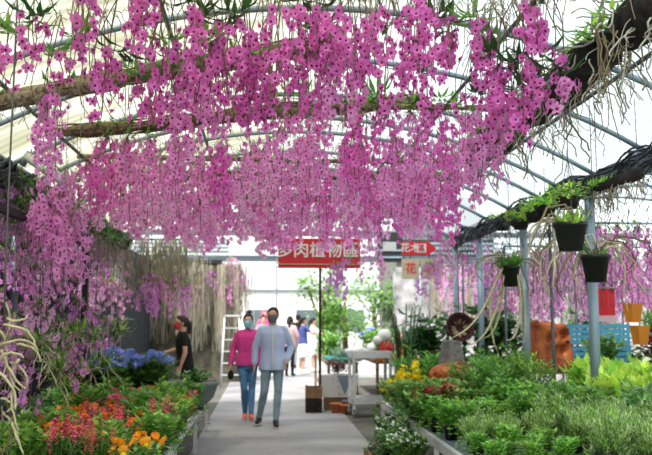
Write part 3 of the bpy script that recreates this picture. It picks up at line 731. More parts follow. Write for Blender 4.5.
# ------------------------------------------------------------------ pots and bushes
def pot_mb(r=.07, h=.11, k='pot_black'):
    mb = MB(); mb.lathe([(0, 0), (r*.72, 0), (r*.94, h*.84), (r*1.05, h*.84), (r*1.07, h), (r*.93, h), (r*.9, h*.86), (0, h*.86)], k, 14); return mb
def bush_mb(seed, rad, h, n, ll, lw, ks, up=.3, stems=10, dome=True, z0=.1, bend=-.15):
    r = random.Random(seed); mb = MB(); st = MB()
    tips = []
    for i in range(stems):
        a_ = r.uniform(0, 6.28); q = math.sqrt(r.random())*rad*.8; top = V((math.cos(a_)*q, math.sin(a_)*q, z0+h*(1-.45*(q/rad)**2)*r.uniform(.7, 1)))
        pts = wob((math.cos(a_)*q*.25, math.sin(a_)*q*.25, z0), top, 4, .02, r); st.tube(pts, .003, 'stem_green', 4); tips.append(pts)
    droop = []
    for i in range(9):
        a_ = i*.7+r.uniform(-.2, .2); q = rad*r.uniform(.65, .95); droop.append([V((0, 0, z0)), V((math.cos(a_)*q*.55, math.sin(a_)*q*.55, z0+.06)), V((math.cos(a_)*q*.85, math.sin(a_)*q*.85, z0*.7+.02)), V((math.cos(a_)*q, math.sin(a_)*q, z0*.2+.01))]); st.tube(droop[-1], .0025, 'stem_green', 4)
    for i in range(int(n*.22)):
        p = on_path(r.choice(droop), .3+.7*r.random()); a_ = math.atan2(p.y, p.x)+r.uniform(-1.2, 1.2)
        mb.leaf(p, V((math.cos(a_), math.sin(a_), up+r.uniform(-.6, .3))), V((0, 0, 1)), ll*r.uniform(.6, 1.1), lw*r.uniform(.8, 1.1), r.choice(ks), bend)
    for i in range(n):
        pts = r.choice(tips); t = .12+.88*r.random()**.75; p = on_path(pts, t); a_ = r.uniform(0, 6.28)
        d = V((math.cos(a_), math.sin(a_), up+r.uniform(-.4, .5))); mb.leaf(p+d*.01, d, V((0, 0, 1)), ll*r.uniform(.6, 1.2), lw*r.uniform(.8, 1.1), r.choice(ks), bend)
    return mb, st, tips
def blossoms(seed, tips, n, r0, k, k2=None, z=.0, petals=5, spike=0):
    r = random.Random(seed); mb = MB()
    for i in range(n):
        pts = r.choice(tips); p = pts[-1]+rv(r, .03)+V((0, 0, z)); 
        if spike:
            for j in range(spike):
                q = pts[-1]+V((0, 0, z+.012*j)); a_ = j*2.4; d = V((math.cos(a_), math.sin(a_), .5)); mb.leaf(q, d, V((0, 0, 1)), r0*(1-.5*j/spike), r0*.8, k, 0)
            continue
        d = V((r.uniform(-.8, .8), r.uniform(-1, .3), r.uniform(.1, 1))).normalized(); u = d.orthogonal().normalized(); w_ = d.cross(u)
        for j in range(petals):
            a_ = j*2*pi/petals; mb.leaf(p, u*math.cos(a_)+w_*math.sin(a_)+d*.35, d, r0, r0*.85, k, -.1)
        if k2: mb.ell(p+d*r0*.15, (r0*.25,)*3, k2, 6, 4)
    return mb
KINDS = {}
def kind(name, label_cat, potk, pr, ph, bush, fl=None, nvar=3):
    v = []
    for i in range(nvar):
        b, s_, tips = bush_mb(500+len(KINDS)*10+i, z0=ph*.86, **bush); d = [('pot', pot_mb(pr, ph, potk).mesh('pot')), ('stems', s_.mesh('stems')), ('leaves', b.mesh('leaves', False))]
        if fl:
            for f in fl: d.append((f[0], blossoms(900+i, tips, **f[1]).mesh(f[0], False)))
        v.append(d)
    KINDS[name] = (v, label_cat)
kind('rosemary', 'herb', 'pot_black', .06, .10, dict(rad=.2, h=.27, n=760, ll=.048, lw=.011, ks=['leaf_grey', 'leaf_grey', 'leaf_bright'], up=.7, stems=34))
kind('basil', 'potted plant', 'pot_black', .06, .10, dict(rad=.15, h=.22, n=260, ll=.06, lw=.038, ks=['leaf_bright', 'leaf_bright', 'leaf_green'], stems=16))
kind('leafy', 'potted plant', 'pot_black', .07, .12, dict(rad=.2, h=.30, n=300, ll=.075, lw=.045, ks=['leaf_green', 'leaf_green', 'leaf_bright'], stems=16))
kind('fern', 'potted plant', 'pot_black', .09, .15, dict(rad=.30, h=.42, n=900, ll=.065, lw=.022, ks=['leaf_green', 'leaf_green', 'leaf_bright'], up=.35, stems=34))
kind('hosta', 'potted plant', 'pot_red', .09, .14, dict(rad=.26, h=.30, n=110, ll=.17, lw=.085, ks=['leaf_lime', 'leaf_lime', 'leaf_bright'], up=.5, stems=16, bend=-.3))
kind('bluegreen', 'potted plant', 'pot_red', .08, .12, dict(rad=.2, h=.28, n=170, ll=.10, lw=.05, ks=['leaf_blue', 'leaf_green', 'leaf_bright'], stems=14))
kind('begonia', 'flowering plant', 'pot_black', .08, .12, dict(rad=.27, h=.26, n=380, ll=.085, lw=.055, ks=['leaf_begonia', 'leaf_begonia', 'leaf_green'], stems=16), [('blossoms', dict(n=22, r0=.016, k='fl_red', k2='fl_yellow'))])
kind('redleaf', 'potted plant', 'pot_terra', .08, .12, dict(rad=.17, h=.30, n=170, ll=.085, lw=.05, ks=['leaf_red', 'leaf_red', 'leaf_begonia'], stems=12), [('blossoms', dict(n=8, r0=.018, k='fl_pink', k2='fl_yellow'))])
kind('whiteflower', 'flowering plant', 'pot_black', .08, .13, dict(rad=.22, h=.20, n=420, ll=.05, lw=.032, ks=['leaf_dark', 'leaf_green', 'leaf_green'], stems=22), [('blossoms', dict(n=40, r0=.018, k='fl_white'))])
kind('marigold', 'flowering plant', 'pot_black', .07, .10, dict(rad=.18, h=.20, n=260, ll=.055, lw=.03, ks=['leaf_green', 'leaf_dark', 'leaf_begonia'], stems=18), [('blossoms', dict(n=13, r0=.036, k='fl_orange', petals=8, z=.03)), ('small_blossoms', dict(n=6, r0=.022, k='fl_yellow', petals=7))])
kind('pinkspike', 'flowering plant', 'pot_black', .07, .10, dict(rad=.15, h=.24, n=170, ll=.05, lw=.025, ks=['leaf_green', 'leaf_dark'], stems=13), [('flower_spike', dict(n=22, r0=.03, k='fl_pink', spike=12))])
kind('purplespike', 'flowering plant', 'pot_red', .08, .12, dict(rad=.16, h=.26, n=200, ll=.05, lw=.02, ks=['leaf_green', 'leaf_dark'], stems=14), [('flower_spike', dict(n=22, r0=.02, k='fl_violet', spike=10))])
kind('hydrangea', 'flowering plant', 'pot_black', .10, .14, dict(rad=.24, h=.32, n=110, ll=.13, lw=.085, ks=['leaf_green', 'leaf_dark'], stems=12), [('flower_heads', dict(n=150, r0=.027, k='fl_blue', petals=4, z=.04))])
kind('yellowbunch', 'flowering plant', 'pot_black', .12, .30, dict(rad=.2, h=.42, n=120, ll=.10, lw=.03, ks=['leaf_green', 'leaf_bright'], stems=26), [('blossoms', dict(n=80, r0=.032, k='fl_yellow', petals=5, z=.02))])
kind('orangefl', 'flowering plant', 'pot_terra', .07, .10, dict(rad=.16, h=.20, n=200, ll=.06, lw=.04, ks=['leaf_green', 'leaf_bright'], stems=14), [('blossoms', dict(n=16, r0=.03, k='fl_pink', petals=6, z=.02))])
LABELC = collections.Counter()
def plant(kd, x, y, z, label, group=None, sc=1, name='potted_plant', rz=None):
    v, cat = KINDS[kd]; t = thing(name, label, cat, (x, y, z), R.uniform(0, 6.28) if rz is None else rz, group); t.scale = (sc, sc, sc*R.uniform(.92, 1.08))
    for n_, me in R.choice(v): obj(n_, me, t)
    return t

def bench(x0, x1, y0, y1, z, label, lat=True, front=True, cols=3):
    t = thing('display_bench', label, 'bench', ((x0+x1)/2, (y0+y1)/2, 0)); T0 = (-(x0+x1)/2, -(y0+y1)/2, 0)
    mb = MB()
    n = int((y1-y0)/.045)
    for i in range(n): y = y0+(i+.5)*(y1-y0)/n; mb.box(x0+.02, x1-.02, y-.006, y+.006, z-.014, z-.004, 'galv')
    n = int((x1-x0)/.10)
    for i in range(n+1): x = x0+.01+(x1-x0-.02)*i/n; mb.box(x-.005, x+.005, y0, y1, z-.024, z-.014, 'galv')
    obj('wire_shelf', mb, t, T0)
    mb = MB()
    for x in (x0, x1): mb.box(x-.02, x+.02, y0-.02, y1+.02, z-.06, z+.012, 'steel')
    for y in (y0, y1): mb.box(x0+.02, x1-.02, y-.02, y+.02, z-.06, z-.002, 'steel')
    obj('frame', mb, t, T0)
    for x in (x0, x1):
        for j in range(cols):
            y = y0+(y1-y0)*j/(cols-1); mb = MB(); mb.box(x-.018, x+.018, y-.018, y+.018, -.02, z-.06, 'steel'); obj('leg', mb, t, T0)
    return t
ZR = .60; bench(1.36, 4.15, 4.9, 7.9, ZR, 'long galvanised wire bench of green plants on the right, nearer half')
bench(1.36, 3.0, 8.0, 9.3, ZR, 'galvanised wire bench on the right behind the nearer one', cols=2); bench(2.0, 3.0, 9.4, 10.5, ZR, 'short wire bench behind the other two on the right', cols=2); bench(3.5, 4.6, 8.2, 10.6, ZR, 'wire bench behind the blue-grey post on the right', cols=2)
ORD_CARD = ['one', 'two', 'three', 'four', 'five', 'six', 'seven', 'eight', 'nine', 'ten', 'eleven', 'twelve', 'thirteen', 'fourteen', 'fifteen', 'sixteen', 'seventeen', 'eighteen', 'nineteen', 'twenty']
def fill(kd, x0, x1, y0, y1, dx, dy, z, label, group, sc=(.9, 1.1), name='potted_plant', keep=None):
    y = y0; k = 0; short = label.split(' at the ')[0].split(' behind the ')[0].replace(' of the right bench', '').replace(' in the middle', ''); short = short if 'bench' in short else short+' on the bench'; short = ' '.join(short.split()[:10])
    while y <= y1+1e-6:
        x = x0+(dx*.5 if k % 2 else 0); ci = 0
        while x <= x1+1e-6:
            xx = x+R.uniform(-.02, .02); yy = y+R.uniform(-.02, .02)
            if keep is None or keep(xx, yy): plant(kd, xx, yy, z, '%s, row %s, %s from left' % (short, ORD_CARD[k], ORD[ci]), group, R.uniform(*sc), name)
            x += dx; ci += 1
        y += dy; k += 1
fill('basil', 1.46, 1.95, 5.05, 5.5, .22, .22, ZR, 'low bright green plant at the front left corner of the bench', 'low bright plants at the corner of the right bench', (.62, .8))
fill('rosemary', 1.5, 1.98, 5.75, 6.15, .24, .26, ZR, 'small feathery herb behind the low bright plants', 'small feathery herbs on the right bench', (.65, .85), 'potted_herb')
fill('rosemary', 2.15, 2.8, 5.0, 6.1, .24, .24, ZR, 'grey-green feathery herb in the front rows of the right bench', 'feathery herbs at the front of the right bench', (.75, 1.2), 'potted_herb')
fill('basil', 1.46, 2.35, 6.4, 6.9, .22, .22, ZR, 'bright green leafy pot behind the feathery herbs on the right bench', 'bright leafy pots behind the herbs', (.9, 1.1))
fill('leafy', 2.1, 2.75, 6.45, 7.2, .26, .26, ZR, 'taller leafy green pot in the middle of the right bench', 'taller leafy pots mid right bench', (.95, 1.15))
fill('bluegreen', 3.05, 3.95, 5.95, 7.0, .27, .27, ZR, 'broad-leaved green plant in a red pot at the right end of the bench', 'broad-leaved plants in red pots', (.95, 1.1))
fill('fern', 2.15, 2.8, 7.5, 8.4, .34, .36, ZR, 'bushy fern-like plant left of the post', 'fern-like bushes left of the post', (1.1, 1.35), keep=lambda x, y: not 7.75 < y < 8.12)
fill('hosta', 3.25, 4.0, 7.35, 7.7, .30, .3, ZR, 'lime broad-leaved plant right of the post', 'lime broad-leaved plants right of the post', (.95, 1.15))
fill('hosta', 3.7, 4.45, 8.4, 9.6, .32, .35, ZR, 'lime-leaved plant on the bench behind the post', 'lime plants behind the post', (.95, 1.1))
fill('begonia', 1.44, 2.0, 7.2, 7.75, .26, .27, ZR, 'begonia with small red flowers near the left edge of the right bench', 'red begonias near the bench edge', (.95, 1.1))
fill('begonia', 1.46, 2.1, 8.2, 9.1, .28, .3, ZR, 'red-flowered begonia on the farther right bench', 'red begonias on the farther bench', (.72, .88))
fill('redleaf', 2.45, 2.85, 8.7, 9.2, .24, .3, ZR, 'dark red-leaved plant on the farther right bench', 'dark red-leaved plants on the farther bench', (.9, 1.05))
fill('leafy', 2.78, 2.9, 9.75, 10.4, .3, .3, ZR, 'green leafy plant at the back of the farther right bench', 'leafy plants at the back of the farther bench', (1.0, 1.25))
plant('redleaf', 1.55, 6.95+.1, ZR, 'single dark red-leaved pot at the left edge of the nearer right bench')
# wire tray and red pots at the corner
mb = MB(); c = V((3.02, 5.62, ZR))
for i in range(13):
    q = -.15+i*.025; mb.box(c.x+q-.002, c.x+q+.002, c.y-.15, c.y+.15, .012+c.z, .016+c.z, 'iron_black'); mb.box(c.x-.15, c.x+.15, c.y+q-.002, c.y+q+.002, .002+c.z, .006+c.z, 'iron_black')
for sx in (-.15, .15): mb.box(c.x+sx-.004, c.x+sx+.004, c.y-.15, c.y+.15, c.z, c.z+.06, 'iron_black'); mb.box(c.x-.15, c.x+.15, c.y+sx-.004, c.y+sx+.004, c.z, c.z+.06, 'iron_black')
tag(obj('plant_tray', mb), 'empty black wire-mesh plant tray near the lower right corner', 'tray')
for i, (x, y, lab) in enumerate(((3.32, 5.65, 'small red pot with sprouting leaves right of the black tray'), (3.05, 5.25, 'small red pot with leaves in front of the black tray'), (3.35, 5.3, 'red pot with broad leaves in the lower right corner'))):
    plant('bluegreen', x, y, ZR, lab, sc=.8)
# low planter with white flowers on the ground by the path
mb = MB(); mb.box(1.00, 1.32, 6.2, 8.2, 0.0, .27, 'wood'); mb.box(1.03, 1.29, 6.23, 8.17, .27, .275, 'soil')
tag(obj('low_planter_stand', mb), 'low wooden stand beside the path under the white flowers', 'stand')
y = 6.7; i = 0
while y < 8.1: plant('whiteflower', 1.20+(.04 if i % 2 else -.02), y, .276, 'white-flowered dark plant on the low stand by the path, %s from the front' % ORD[i], 'white-flowered plants beside the path', R.uniform(1.05, 1.25)); y += .24; i += 1
# yellow flowers
for x, y, lab in ((1.70, 10.3, 'tall bunch of yellow flowers in a black pot, left one'), (1.97, 10.75, 'tall bunch of yellow flowers in a black pot, right one')):
    plant('yellowbunch', x, y, 0, lab, sc=1.3)

# ------------------------------------------------------------------ left benches
ZL = .46; bench(-2.35, -.80, 5.3, 9.6, ZL, 'low steel bench of bedding flowers on the left of the path', cols=3)
LBL = {'pinkspike': ('plant with upright pink flower spikes on the left bench', 'pink spiked plants on the left bench'), 'marigold': ('plant with orange and yellow blossoms on the left bench', 'orange flowers on the left bench'),
 'purplespike': ('purple spiked plant in a red pot at the left end of the bench', 'purple spiked plants'), 'leafy': ('plain green leafy pot on the left bench', 'leafy pots on the left bench'), 'orangefl': ('pink-blossomed leafy plant on the left bench', 'pink blossoms on the left bench')}
y = 5.45; k = 0
while y < 9.45:
    x = -2.22+R.uniform(0, .05); ci = 0
    while x < -.84:
        if x < -1.95 and y < 7.6: kd = R.choice(['purplespike', 'purplespike', 'leafy'])
        elif y < 6.0: kd = R.choice(['leafy', 'pinkspike', 'marigold'])
        elif y < 7.3: kd = R.choice(['pinkspike', 'pinkspike', 'leafy', 'marigold'] if x < -1.25 else ['marigold', 'marigold', 'leafy', 'pinkspike'])
        elif y < 8.4: kd = R.choice(['marigold', 'leafy', 'orangefl', 'marigold'])
        else: kd = R.choice(['leafy', 'leafy', 'orangefl', 'marigold'])
        plant(kd, x+R.uniform(-.03, .03), y+R.uniform(-.04, .04), ZL, LBL[kd][0].split(' on the left bench')[0].split(' at the')[0]+' on the left bench, row %s, %s from left' % (ORD_CARD[k], ORD[ci]), LBL[kd][1], R.uniform(.85, 1.15), 'flowering_plant' if kd != 'leafy' else 'potted_plant')
        x += .225; ci += 1
    y += .235; k += 1
bench(-2.4, -1.1, 10.1, 11.4, .62, 'higher steel bench carrying the blue hydrangeas', cols=2)
fill('hydrangea', -2.25, -1.25, 10.3, 11.2, .3, .3, .62, 'blue hydrangea on the higher left bench', 'blue hydrangeas', (.95, 1.1), 'flowering_plant')
# grey round planter tub
def tub(px, py, Y, rad, label):
    c = P(px, py, Y); h = c.z; t = thing('planter_tub', label, 'planter', (c.x, c.y, 0))
    mb = MB(); mb.lathe([(0, h-.30), (rad*.45, h-.30), (rad*.8, h-.2), (rad*.97, h-.05), (rad*1.03, h-.04), (rad*1.03, h), (rad*.95, h), (rad*.9, h-.06), (0, h-.08)], 'pot_grey', 28); obj('bowl', mb, t)
    mb = MB(); mb.lathe([(0, .46), (rad*.45, .46), (rad*.42, h-.3), (0, h-.3)], 'pot_black', 16); obj('pedestal', mb, t)
    mb = MB(); mb.lathe([(0, h-.06), (rad*.9, h-.06)], 'soil', 20); obj('soil', mb, t)
    b, s_, tips = bush_mb(77, rad*.85, .22, 260, .09, .05, ['leaf_green', 'leaf_dark'], z0=h-.06, stems=18); obj('leaves', b, t)
    return c
tub(193, 381, 9.95, .31, 'grey round planter bowl at the end of the left bench beside the path')

bench(-1.08, -.80, 9.65, 11.4, .46, 'narrow steel bench carrying the grey round planter bowl', cols=2)
# tangled pale canes at the left edge
def cane_tangle():
    t = thing('hanging_orchid', 'leafless orchid of pale yellowish tangled canes hanging at the left edge', 'orchid', P(8, 250, 4.6)); T0 = tuple(-t.location); r = random.Random(4)
    segs = [((4, 325), (30, 330), (36, 352)), ((0, 345), (26, 338), (38, 350)), ((2, 350), (14, 380), (26, 388)), ((26, 388), (28, 372), (10, 362)), ((0, 372), (16, 392), (14, 410)), ((0, 398), (16, 404), (6, 412)), ((2, 412), (14, 425), (22, 452)),
            ((10, 420), (18, 440), (24, 455)), ((14, 385), (10, 400), (18, 430)), ((0, 330), (8, 352), (2, 380)), ((6, 318), (20, 322), (28, 316)), ((16, 345), (34, 346), (40, 362)), ((20, 360), (8, 376), (20, 392)), ((3, 300), (12, 320), (4, 340)), ((0, 360), (10, 350), (24, 358))]
    for s_ in segs:
        Y = 4.6+r.uniform(-.12, .12); q = [P(x, y, Y+r.uniform(-.04, .04)) for x, y in s_]; pts = []
        for i in range(9):
            u = i/8; pts.append((1-u)**2*q[0]+2*u*(1-u)*(q[1]*1.5-(q[0]+q[2])*.25)+u*u*q[2])
        mb = MB(); mb.tube([p+rv(r, .004) for p in pts], [.0085-.0004*i for i in range(9)], 'cane_pale', 6); obj('cane', mb, t, T0)
    mb = MB(); p = P(6, 250, 4.6); q = P(4, 330, 4.6); mb.tube([(p.x, p.y, roofz(p.x)), p, q], .006, 'wire', 5)
    for i in range(12):
        c_ = P(r.uniform(-5, 20), r.uniform(300, 440), 4.65); mb.tube(wob(c_, c_+V((r.uniform(-.1, .1), 0, -r.uniform(.1, .4))), 5, .08, r), .004, 'cane_dry', 4)
    obj('hanging_wire', mb, t, T0)
cane_tangle()
mb = MB(); mb.box(-2.0, -1.94, 5.0, 5.06, -.02, 2.4, 'iron_black'); mb.box(-2.0, -1.94, 5.0, 9, 2.34, 2.4, 'iron_black'); mb.box(-2.0, -1.94, 8.94, 9, -.02, 2.34, 'iron_black')
tag(obj('plant_rack', mb, smooth=False), 'black metal rack frame at the left edge', 'rack')
for i, (y, z) in enumerate(((5.4, 1.45), (5.9, 1.75), (6.5, 1.4), (7.2, 1.7), (7.9, 1.4), (8.6, 1.75))):
    x_ = -1.97; put_orchid(VARW[i % 6], (x_, y, z), 'magenta orchid hung from the black rack at left, %s from the front' % ORD[i], 'orchids on the black rack', R.uniform(0, 6), 1.0, wire=2.35)
# pale grassy plants on the left, under magenta
for i, (px, py, Y) in enumerate(((55, 352, 7.4), (75, 330, 7.8), (95, 335, 8.4), (60, 372, 6.9), (118, 330, 9.4), (40, 340, 6.6), (85, 365, 8.2), (105, 360, 9.2))):
    c = P(px, py, Y); r = random.Random(80+i); t = thing('hanging_orchid', 'grassy orchid with narrow green leaves hanging behind the left bench, %s nearest' % ORD[[2, 3, 5, 1, 7, 0, 4, 6][i]], 'orchid', c, 0, 'grassy orchids behind the left bench')
    mb = MB()
    for j in range(46):
        a_ = r.uniform(0, 6.28); mb.leaf(rv(r, .05), V((math.cos(a_), math.sin(a_), r.uniform(-1, 1.2))), V((0, 0, 1)), r.uniform(.10, .26), .03, r.choice(['leaf_green', 'leaf_bright', 'leaf_dark']), -.3)
    obj('leaves', mb, t)
    mb = MB(); 
    for j in range(8): mb.tube(wob((0, 0, 0), (r.uniform(-.2, .2), r.uniform(-.2, .2), r.uniform(-.4, .15)), 5, .06, r), .005, 'cane_pale', 4)
    obj('cane', mb, t)
    mb = MB(); mb.tube([(0, 0, 0), (0, 0, 2.9-c.z)], .003, 'wire', 4); obj('hanging_wire', mb, t)
# green hedge-like hanging ferns and grey roots under left eave
for i, (px, py, Y, w_) in enumerate(((12, 192, 7.6, .4), (30, 200, 8.2, .35), (95, 232, 10.5, .35), (115, 240, 11, .3), (20, 212, 7.3, .35))):
    c = P(px, py, Y); r = random.Random(90+i); t = thing('hanging_fern', 'dark green leafy clump with grey roots under the left eave, %s nearest' % ORD[[1, 2, 3, 4, 0][i]], 'fern', c, 0, 'ferns under the left eave')
    mb = MB()
    for j in range(150):
        q = rv(r, w_*.6); q.z *= .6; a_ = r.uniform(0, 6.28); mb.leaf(q, V((math.cos(a_), math.sin(a_), r.uniform(-.5, .8))), V((0, 0, 1)), r.uniform(.08, .16), .045, r.choice(['leaf_green', 'leaf_dark']), -.3)
    obj('leaves', mb, t)
    mb = MB()
    for j in range(40): q = rv(r, w_*.5); q.z = -.05; mb.tube(wob(q, q+V((r.uniform(-.1, .2), 0, -r.uniform(.15, .5))), 5, .06, r), .004, 'root_grey', 3)
    obj('roots', mb, t)
    mb = MB(); mb.tube([(0, 0, 0), (0, 0, 3.0-c.z)], .004, 'wire', 4); obj('hanging_wire', mb, t)

# ------------------------------------------------------------------ people
def remesh(mb, name, vox, smooth_it=4, lump=0, ls=9):
    me = mb.mesh('tmp'); o = bpy.data.objects.new('tmp', me); COL.objects.link(o)
    m = o.modifiers.new('r', 'REMESH'); m.mode = 'VOXEL'; m.voxel_size = vox; m.use_smooth_shade = True
    s_ = o.modifiers.new('s', 'SMOOTH'); s_.iterations = smooth_it; s_.factor = .5
    dg = bpy.context.evaluated_depsgraph_get(); dg.update(); e = o.evaluated_get(dg); out = bpy.data.meshes.new_from_object(e); out.name = name
    bpy.data.objects.remove(o)
    if not out.materials: out.materials.append(M[mb.mats[0]])
    if lump:
        for v in out.vertices: v.co += v.normal*lump*noise.noise(v.co*ls*V((1, 1, .6)))
    out.polygons.foreach_set('use_smooth', [True]*len(out.polygons)); return out
def limb(mb, pts, rs, k, n=10):
    # tapered limb with rounded ends
    pts = [V(p) for p in pts]; mb.tube(pts, rs, k, n)
    for p, r_ in zip(pts, rs):
        r_ = r_ if isinstance(r_, tuple) else (r_, r_)
        mb.ell(p, (min(r_),)*3, k, 10, 7)
def rings(mb, rows, k, n=16):
    vs = []; fs = []
    for (x, y, z, rx, ry) in rows:
        for j in range(n):
            a_ = 2*pi*j/n; vs.append((x+rx*math.copysign(abs(math.cos(a_))**.85, math.cos(a_)), y+ry*math.copysign(abs(math.sin(a_))**.85, math.sin(a_)), z))
    for i in range(len(rows)-1):
        for j in range(n): q = i*n+j; p = i*n+(j+1) % n; fs.append((q, p, p+n, q+n))
    fs.append(tuple(range(n-1, -1, -1))); fs.append(tuple((len(rows)-1)*n+j for j in range(n))); mb.add(vs, fs, k)
def person(label, loc, rz, H, pose, skin='skin', top='cloth_magenta', top_len=.84, sleeve=1.0, bottom='jeans', bottom_len=1, skirt=None, shoes='shoe_black', hairk='hair', hair='short', mask=None, female=False, vox=.009, yaw=0, bulk=1, placket=None, collar=False, hat=None, lean=0):
    t = thing('person', label, 'person', loc, rz); k = H/1.70; t.scale = (k, k, k)
    sh = .142 if female else .165; hip = .085
    J = dict(pose); 
    shz = 1.40; ly = -lean
    S = {sd: V((sd*sh, ly, shz)) for sd in (-1, 1)}; Hp = {sd: V((sd*hip, 0, .90)) for sd in (-1, 1)}
    kn = {-1: V(J['knL']), 1: V(J['knR'])}; an = {-1: V(J['anL']), 1: V(J['anR'])}
    el = {-1: V(J['elL']), 1: V(J['elR'])}; wr = {-1: V(J['wrL']), 1: V(J['wrR'])}
    hc = V((0, -.015+ly*1.25, 1.585)); hr = Matrix.Rotation(yaw, 3, 'Z')
    def hp(x, y, z): return hc+hr @ V((x, y, z))
    b = MB(); tw = .92 if female else 1
    rings(b, [(0, 0, .82, .15*1, .10), (0, 0, .92, .165, .115), (0, ly*.2, 1.04, .135*tw, .095), (0, ly*.5, 1.16, .145*tw, .10), (0, ly*.8, 1.30, .165*tw, .11), (0, ly, 1.39, .15*tw, .085), (0, ly, 1.44, .08, .06)], skin)
    limb(b, [(0, ly, 1.40), (0, ly*1.1-.005, 1.48), (0, ly*1.2-.01, 1.53)], [.058, .052, .052], skin)
    b.ell(hc+V((0, 0, .02)), (.074, .092, .098), skin, 16, 12)
    b.ell(hp(0, -.022, -.055), (.052, .062, .062), skin, 12, 9)
    limb(b, [hp(0, -.086, .018), hp(0, -.103, -.022)], [.009, .014], skin, 8)
    b.ell(hp(0, -.080, -.058), (.024, .012, .009), skin, 8, 6)
    for sd in (-1, 1): b.ell(hp(sd*.078, .005, -.002), (.012, .022, .032), skin, 8, 6); b.ell(hp(sd*.030, -.080, .040), (.022, .012, .008), skin, 8, 6)
    for sd in (-1, 1):
        limb(b, [Hp[sd], Hp[sd].lerp(kn[sd], .5), kn[sd]], [.074, .064, .048], skin)
        limb(b, [kn[sd], kn[sd].lerp(an[sd], .35)+V((0, .012, 0)), an[sd]], [.047, .047, .032], skin)
        f = an[sd]; fd = V((sd*.12, -1, 0)).normalized(); limb(b, [f+V((0, .03, -.03)), f+fd*.09+V((0, 0, -.045)), f+fd*.17+V((0, 0, -.055))], [.036, .036, .024], skin)
        limb(b, [V((S[sd].x*.5, ly, 1.39)), S[sd]+V((0, 0, -.02))], [.040, .045], skin)
        limb(b, [S[sd]+V((0, 0, -.02)), S[sd].lerp(el[sd], .5), el[sd]], [.045, .044, .038], skin)
        limb(b, [el[sd], el[sd].lerp(wr[sd], .3), wr[sd]], [.038, .037, .026], skin)
        d = (wr[sd]-el[sd]).normalized(); u = V((0, -1, 0)) if abs(d.y) < .8 else V((0, 0, 1)); u = (u-d*u.dot(d)).normalized(); s2 = d.cross(u)
        pc = wr[sd]+d*.045
        limb(b, [wr[sd], pc], [(.026, .018), (.036, .016)], skin)
        for fi in range(4):
            q = wr[sd]+d*.08+u*(fi-1.5)*-.019; ln = (.068, .078, .072, .055)[fi]; c = -s2*sd*.02
            limb(b, [wr[sd]+d*.03+u*(fi-1.5)*-.012, q, q+d*ln*.5+c*.4, q+d*ln*.9+c*1.2], [.011, .0095, .009, .008], skin, 6)
        limb(b, [wr[sd]+d*.02+u*.02, wr[sd]+d*.05+u*.045, wr[sd]+d*.085+u*.05], [.012, .011, .009], skin, 6)
    obj('body', remesh(b, 'body', vox, 3), t)
    # top garment
    g = MB(); w_ = 1.0*bulk; z0 = top_len
    rings(g, [(0, ly*.0, z0, .188*w_, .142*w_), (0, ly*.1, z0+.06, .19*w_, .14*w_), (0, ly*.4, 1.08, .168*w_*tw, .122*w_), (0, ly*.7, 1.22, .178*w_*tw, .127*w_), (0, ly, 1.33, .175*w_*tw, .118*w_), (0, ly, 1.41, .125*tw, .085), (0, ly, 1.455, .068, .062)], top, 20)
    for sd in (-1, 1):
        limb(g, [V((S[sd].x*.6, ly, 1.405)), S[sd]+V((0, 0, -.012))], [.045, .056*w_], top)
        e1 = el[sd] if sleeve > .5 else S[sd].lerp(el[sd], sleeve*2)
        limb(g, [S[sd]+V((0, 0, -.015)), S[sd].lerp(e1, .5), e1], [.057*w_, .056*w_, .052*w_], top)
        if sleeve > .5: 
            e2 = el[sd].lerp(wr[sd], min(1, (sleeve-.5)*2)); limb(g, [el[sd], el[sd].lerp(e2, .5), e2], [.054*w_, .050*w_, .044*w_], top)
    if collar: g.lathe([(.055, 1.44), (.068, 1.44), (.080, 1.475), (.070, 1.50), (.060, 1.50)], top, 14, (0, ly, 0))
    tp = obj('jacket' if sleeve > .8 else 'shirt', remesh(g, 'top', vox*1.1, 4, .007, 9), t)
    if placket:
        m_ = MB(); 
        for i in range(9): pass
        m_.tube([(0, ly-.082, 1.43), (0, ly-.124*w_, 1.34), (0, -.132*w_+ly*.6, 1.2), (0, -.138*w_, 1.02), (0, -.150*w_, z0+.02)], [(.010, .008)]*5, placket, 6); obj('placket', m_, tp)
    # bottom
    g = MB()
    if skirt:
        zs = skirt; rings(g, [(0, 0, zs, .20, .17), (0, 0, zs+.15, .20, .16), (0, 0, .88, .19, .14), (0, 0, .98, .155, .115), (0, 0, 1.02, .14, .105)], bottom, 20); nm = 'skirt'
    else:
        rings(g, [(0, 0, .80, .165, .118), (0, 0, .88, .178, .126), (0, 0, .96, .17, .12), (0, 0, 1.0, .15, .11)], bottom)
        for sd in (-1, 1):
            limb(g, [Hp[sd]+V((0, 0, -.02)), Hp[sd].lerp(kn[sd], .5), kn[sd]], [.090, .078, .060], bottom)
            ea = kn[sd].lerp(an[sd], bottom_len*.94); limb(g, [kn[sd], kn[sd].lerp(ea, .4)+V((0, .01, 0)), ea], [.060, .059, .044], bottom)
        nm = 'trousers'
    obj(nm, remesh(g, nm, vox*1.1, 4, .006, 12), t)
    for sd in (-1, 1):
        g = MB(); f = an[sd]; fd = V((sd*.12, -1, 0)).normalized()
        limb(g, [f+V((0, .028, -.035)), f+fd*.08+V((0, 0, -.045)), f+fd*.18+V((0, 0, -.052))], [.043, .042, .030], shoes); limb(g, [f+V((0, .01, .0)), f+V((0, .015, -.03))], [.045, .045], shoes)
        so = obj('shoe', remesh(g, 'shoe', .008, 3), t)
        g = MB(); q = f+fd*.075; n_ = 14; vs = []
        for z_ in (-.082, -.065):
            for j in range(n_): a_ = 2*pi*j/n_; vs.append(q+fd*math.cos(a_)*.145+V((-fd.y, fd.x, 0))*math.sin(a_)*.045+V((0, 0, z_)))
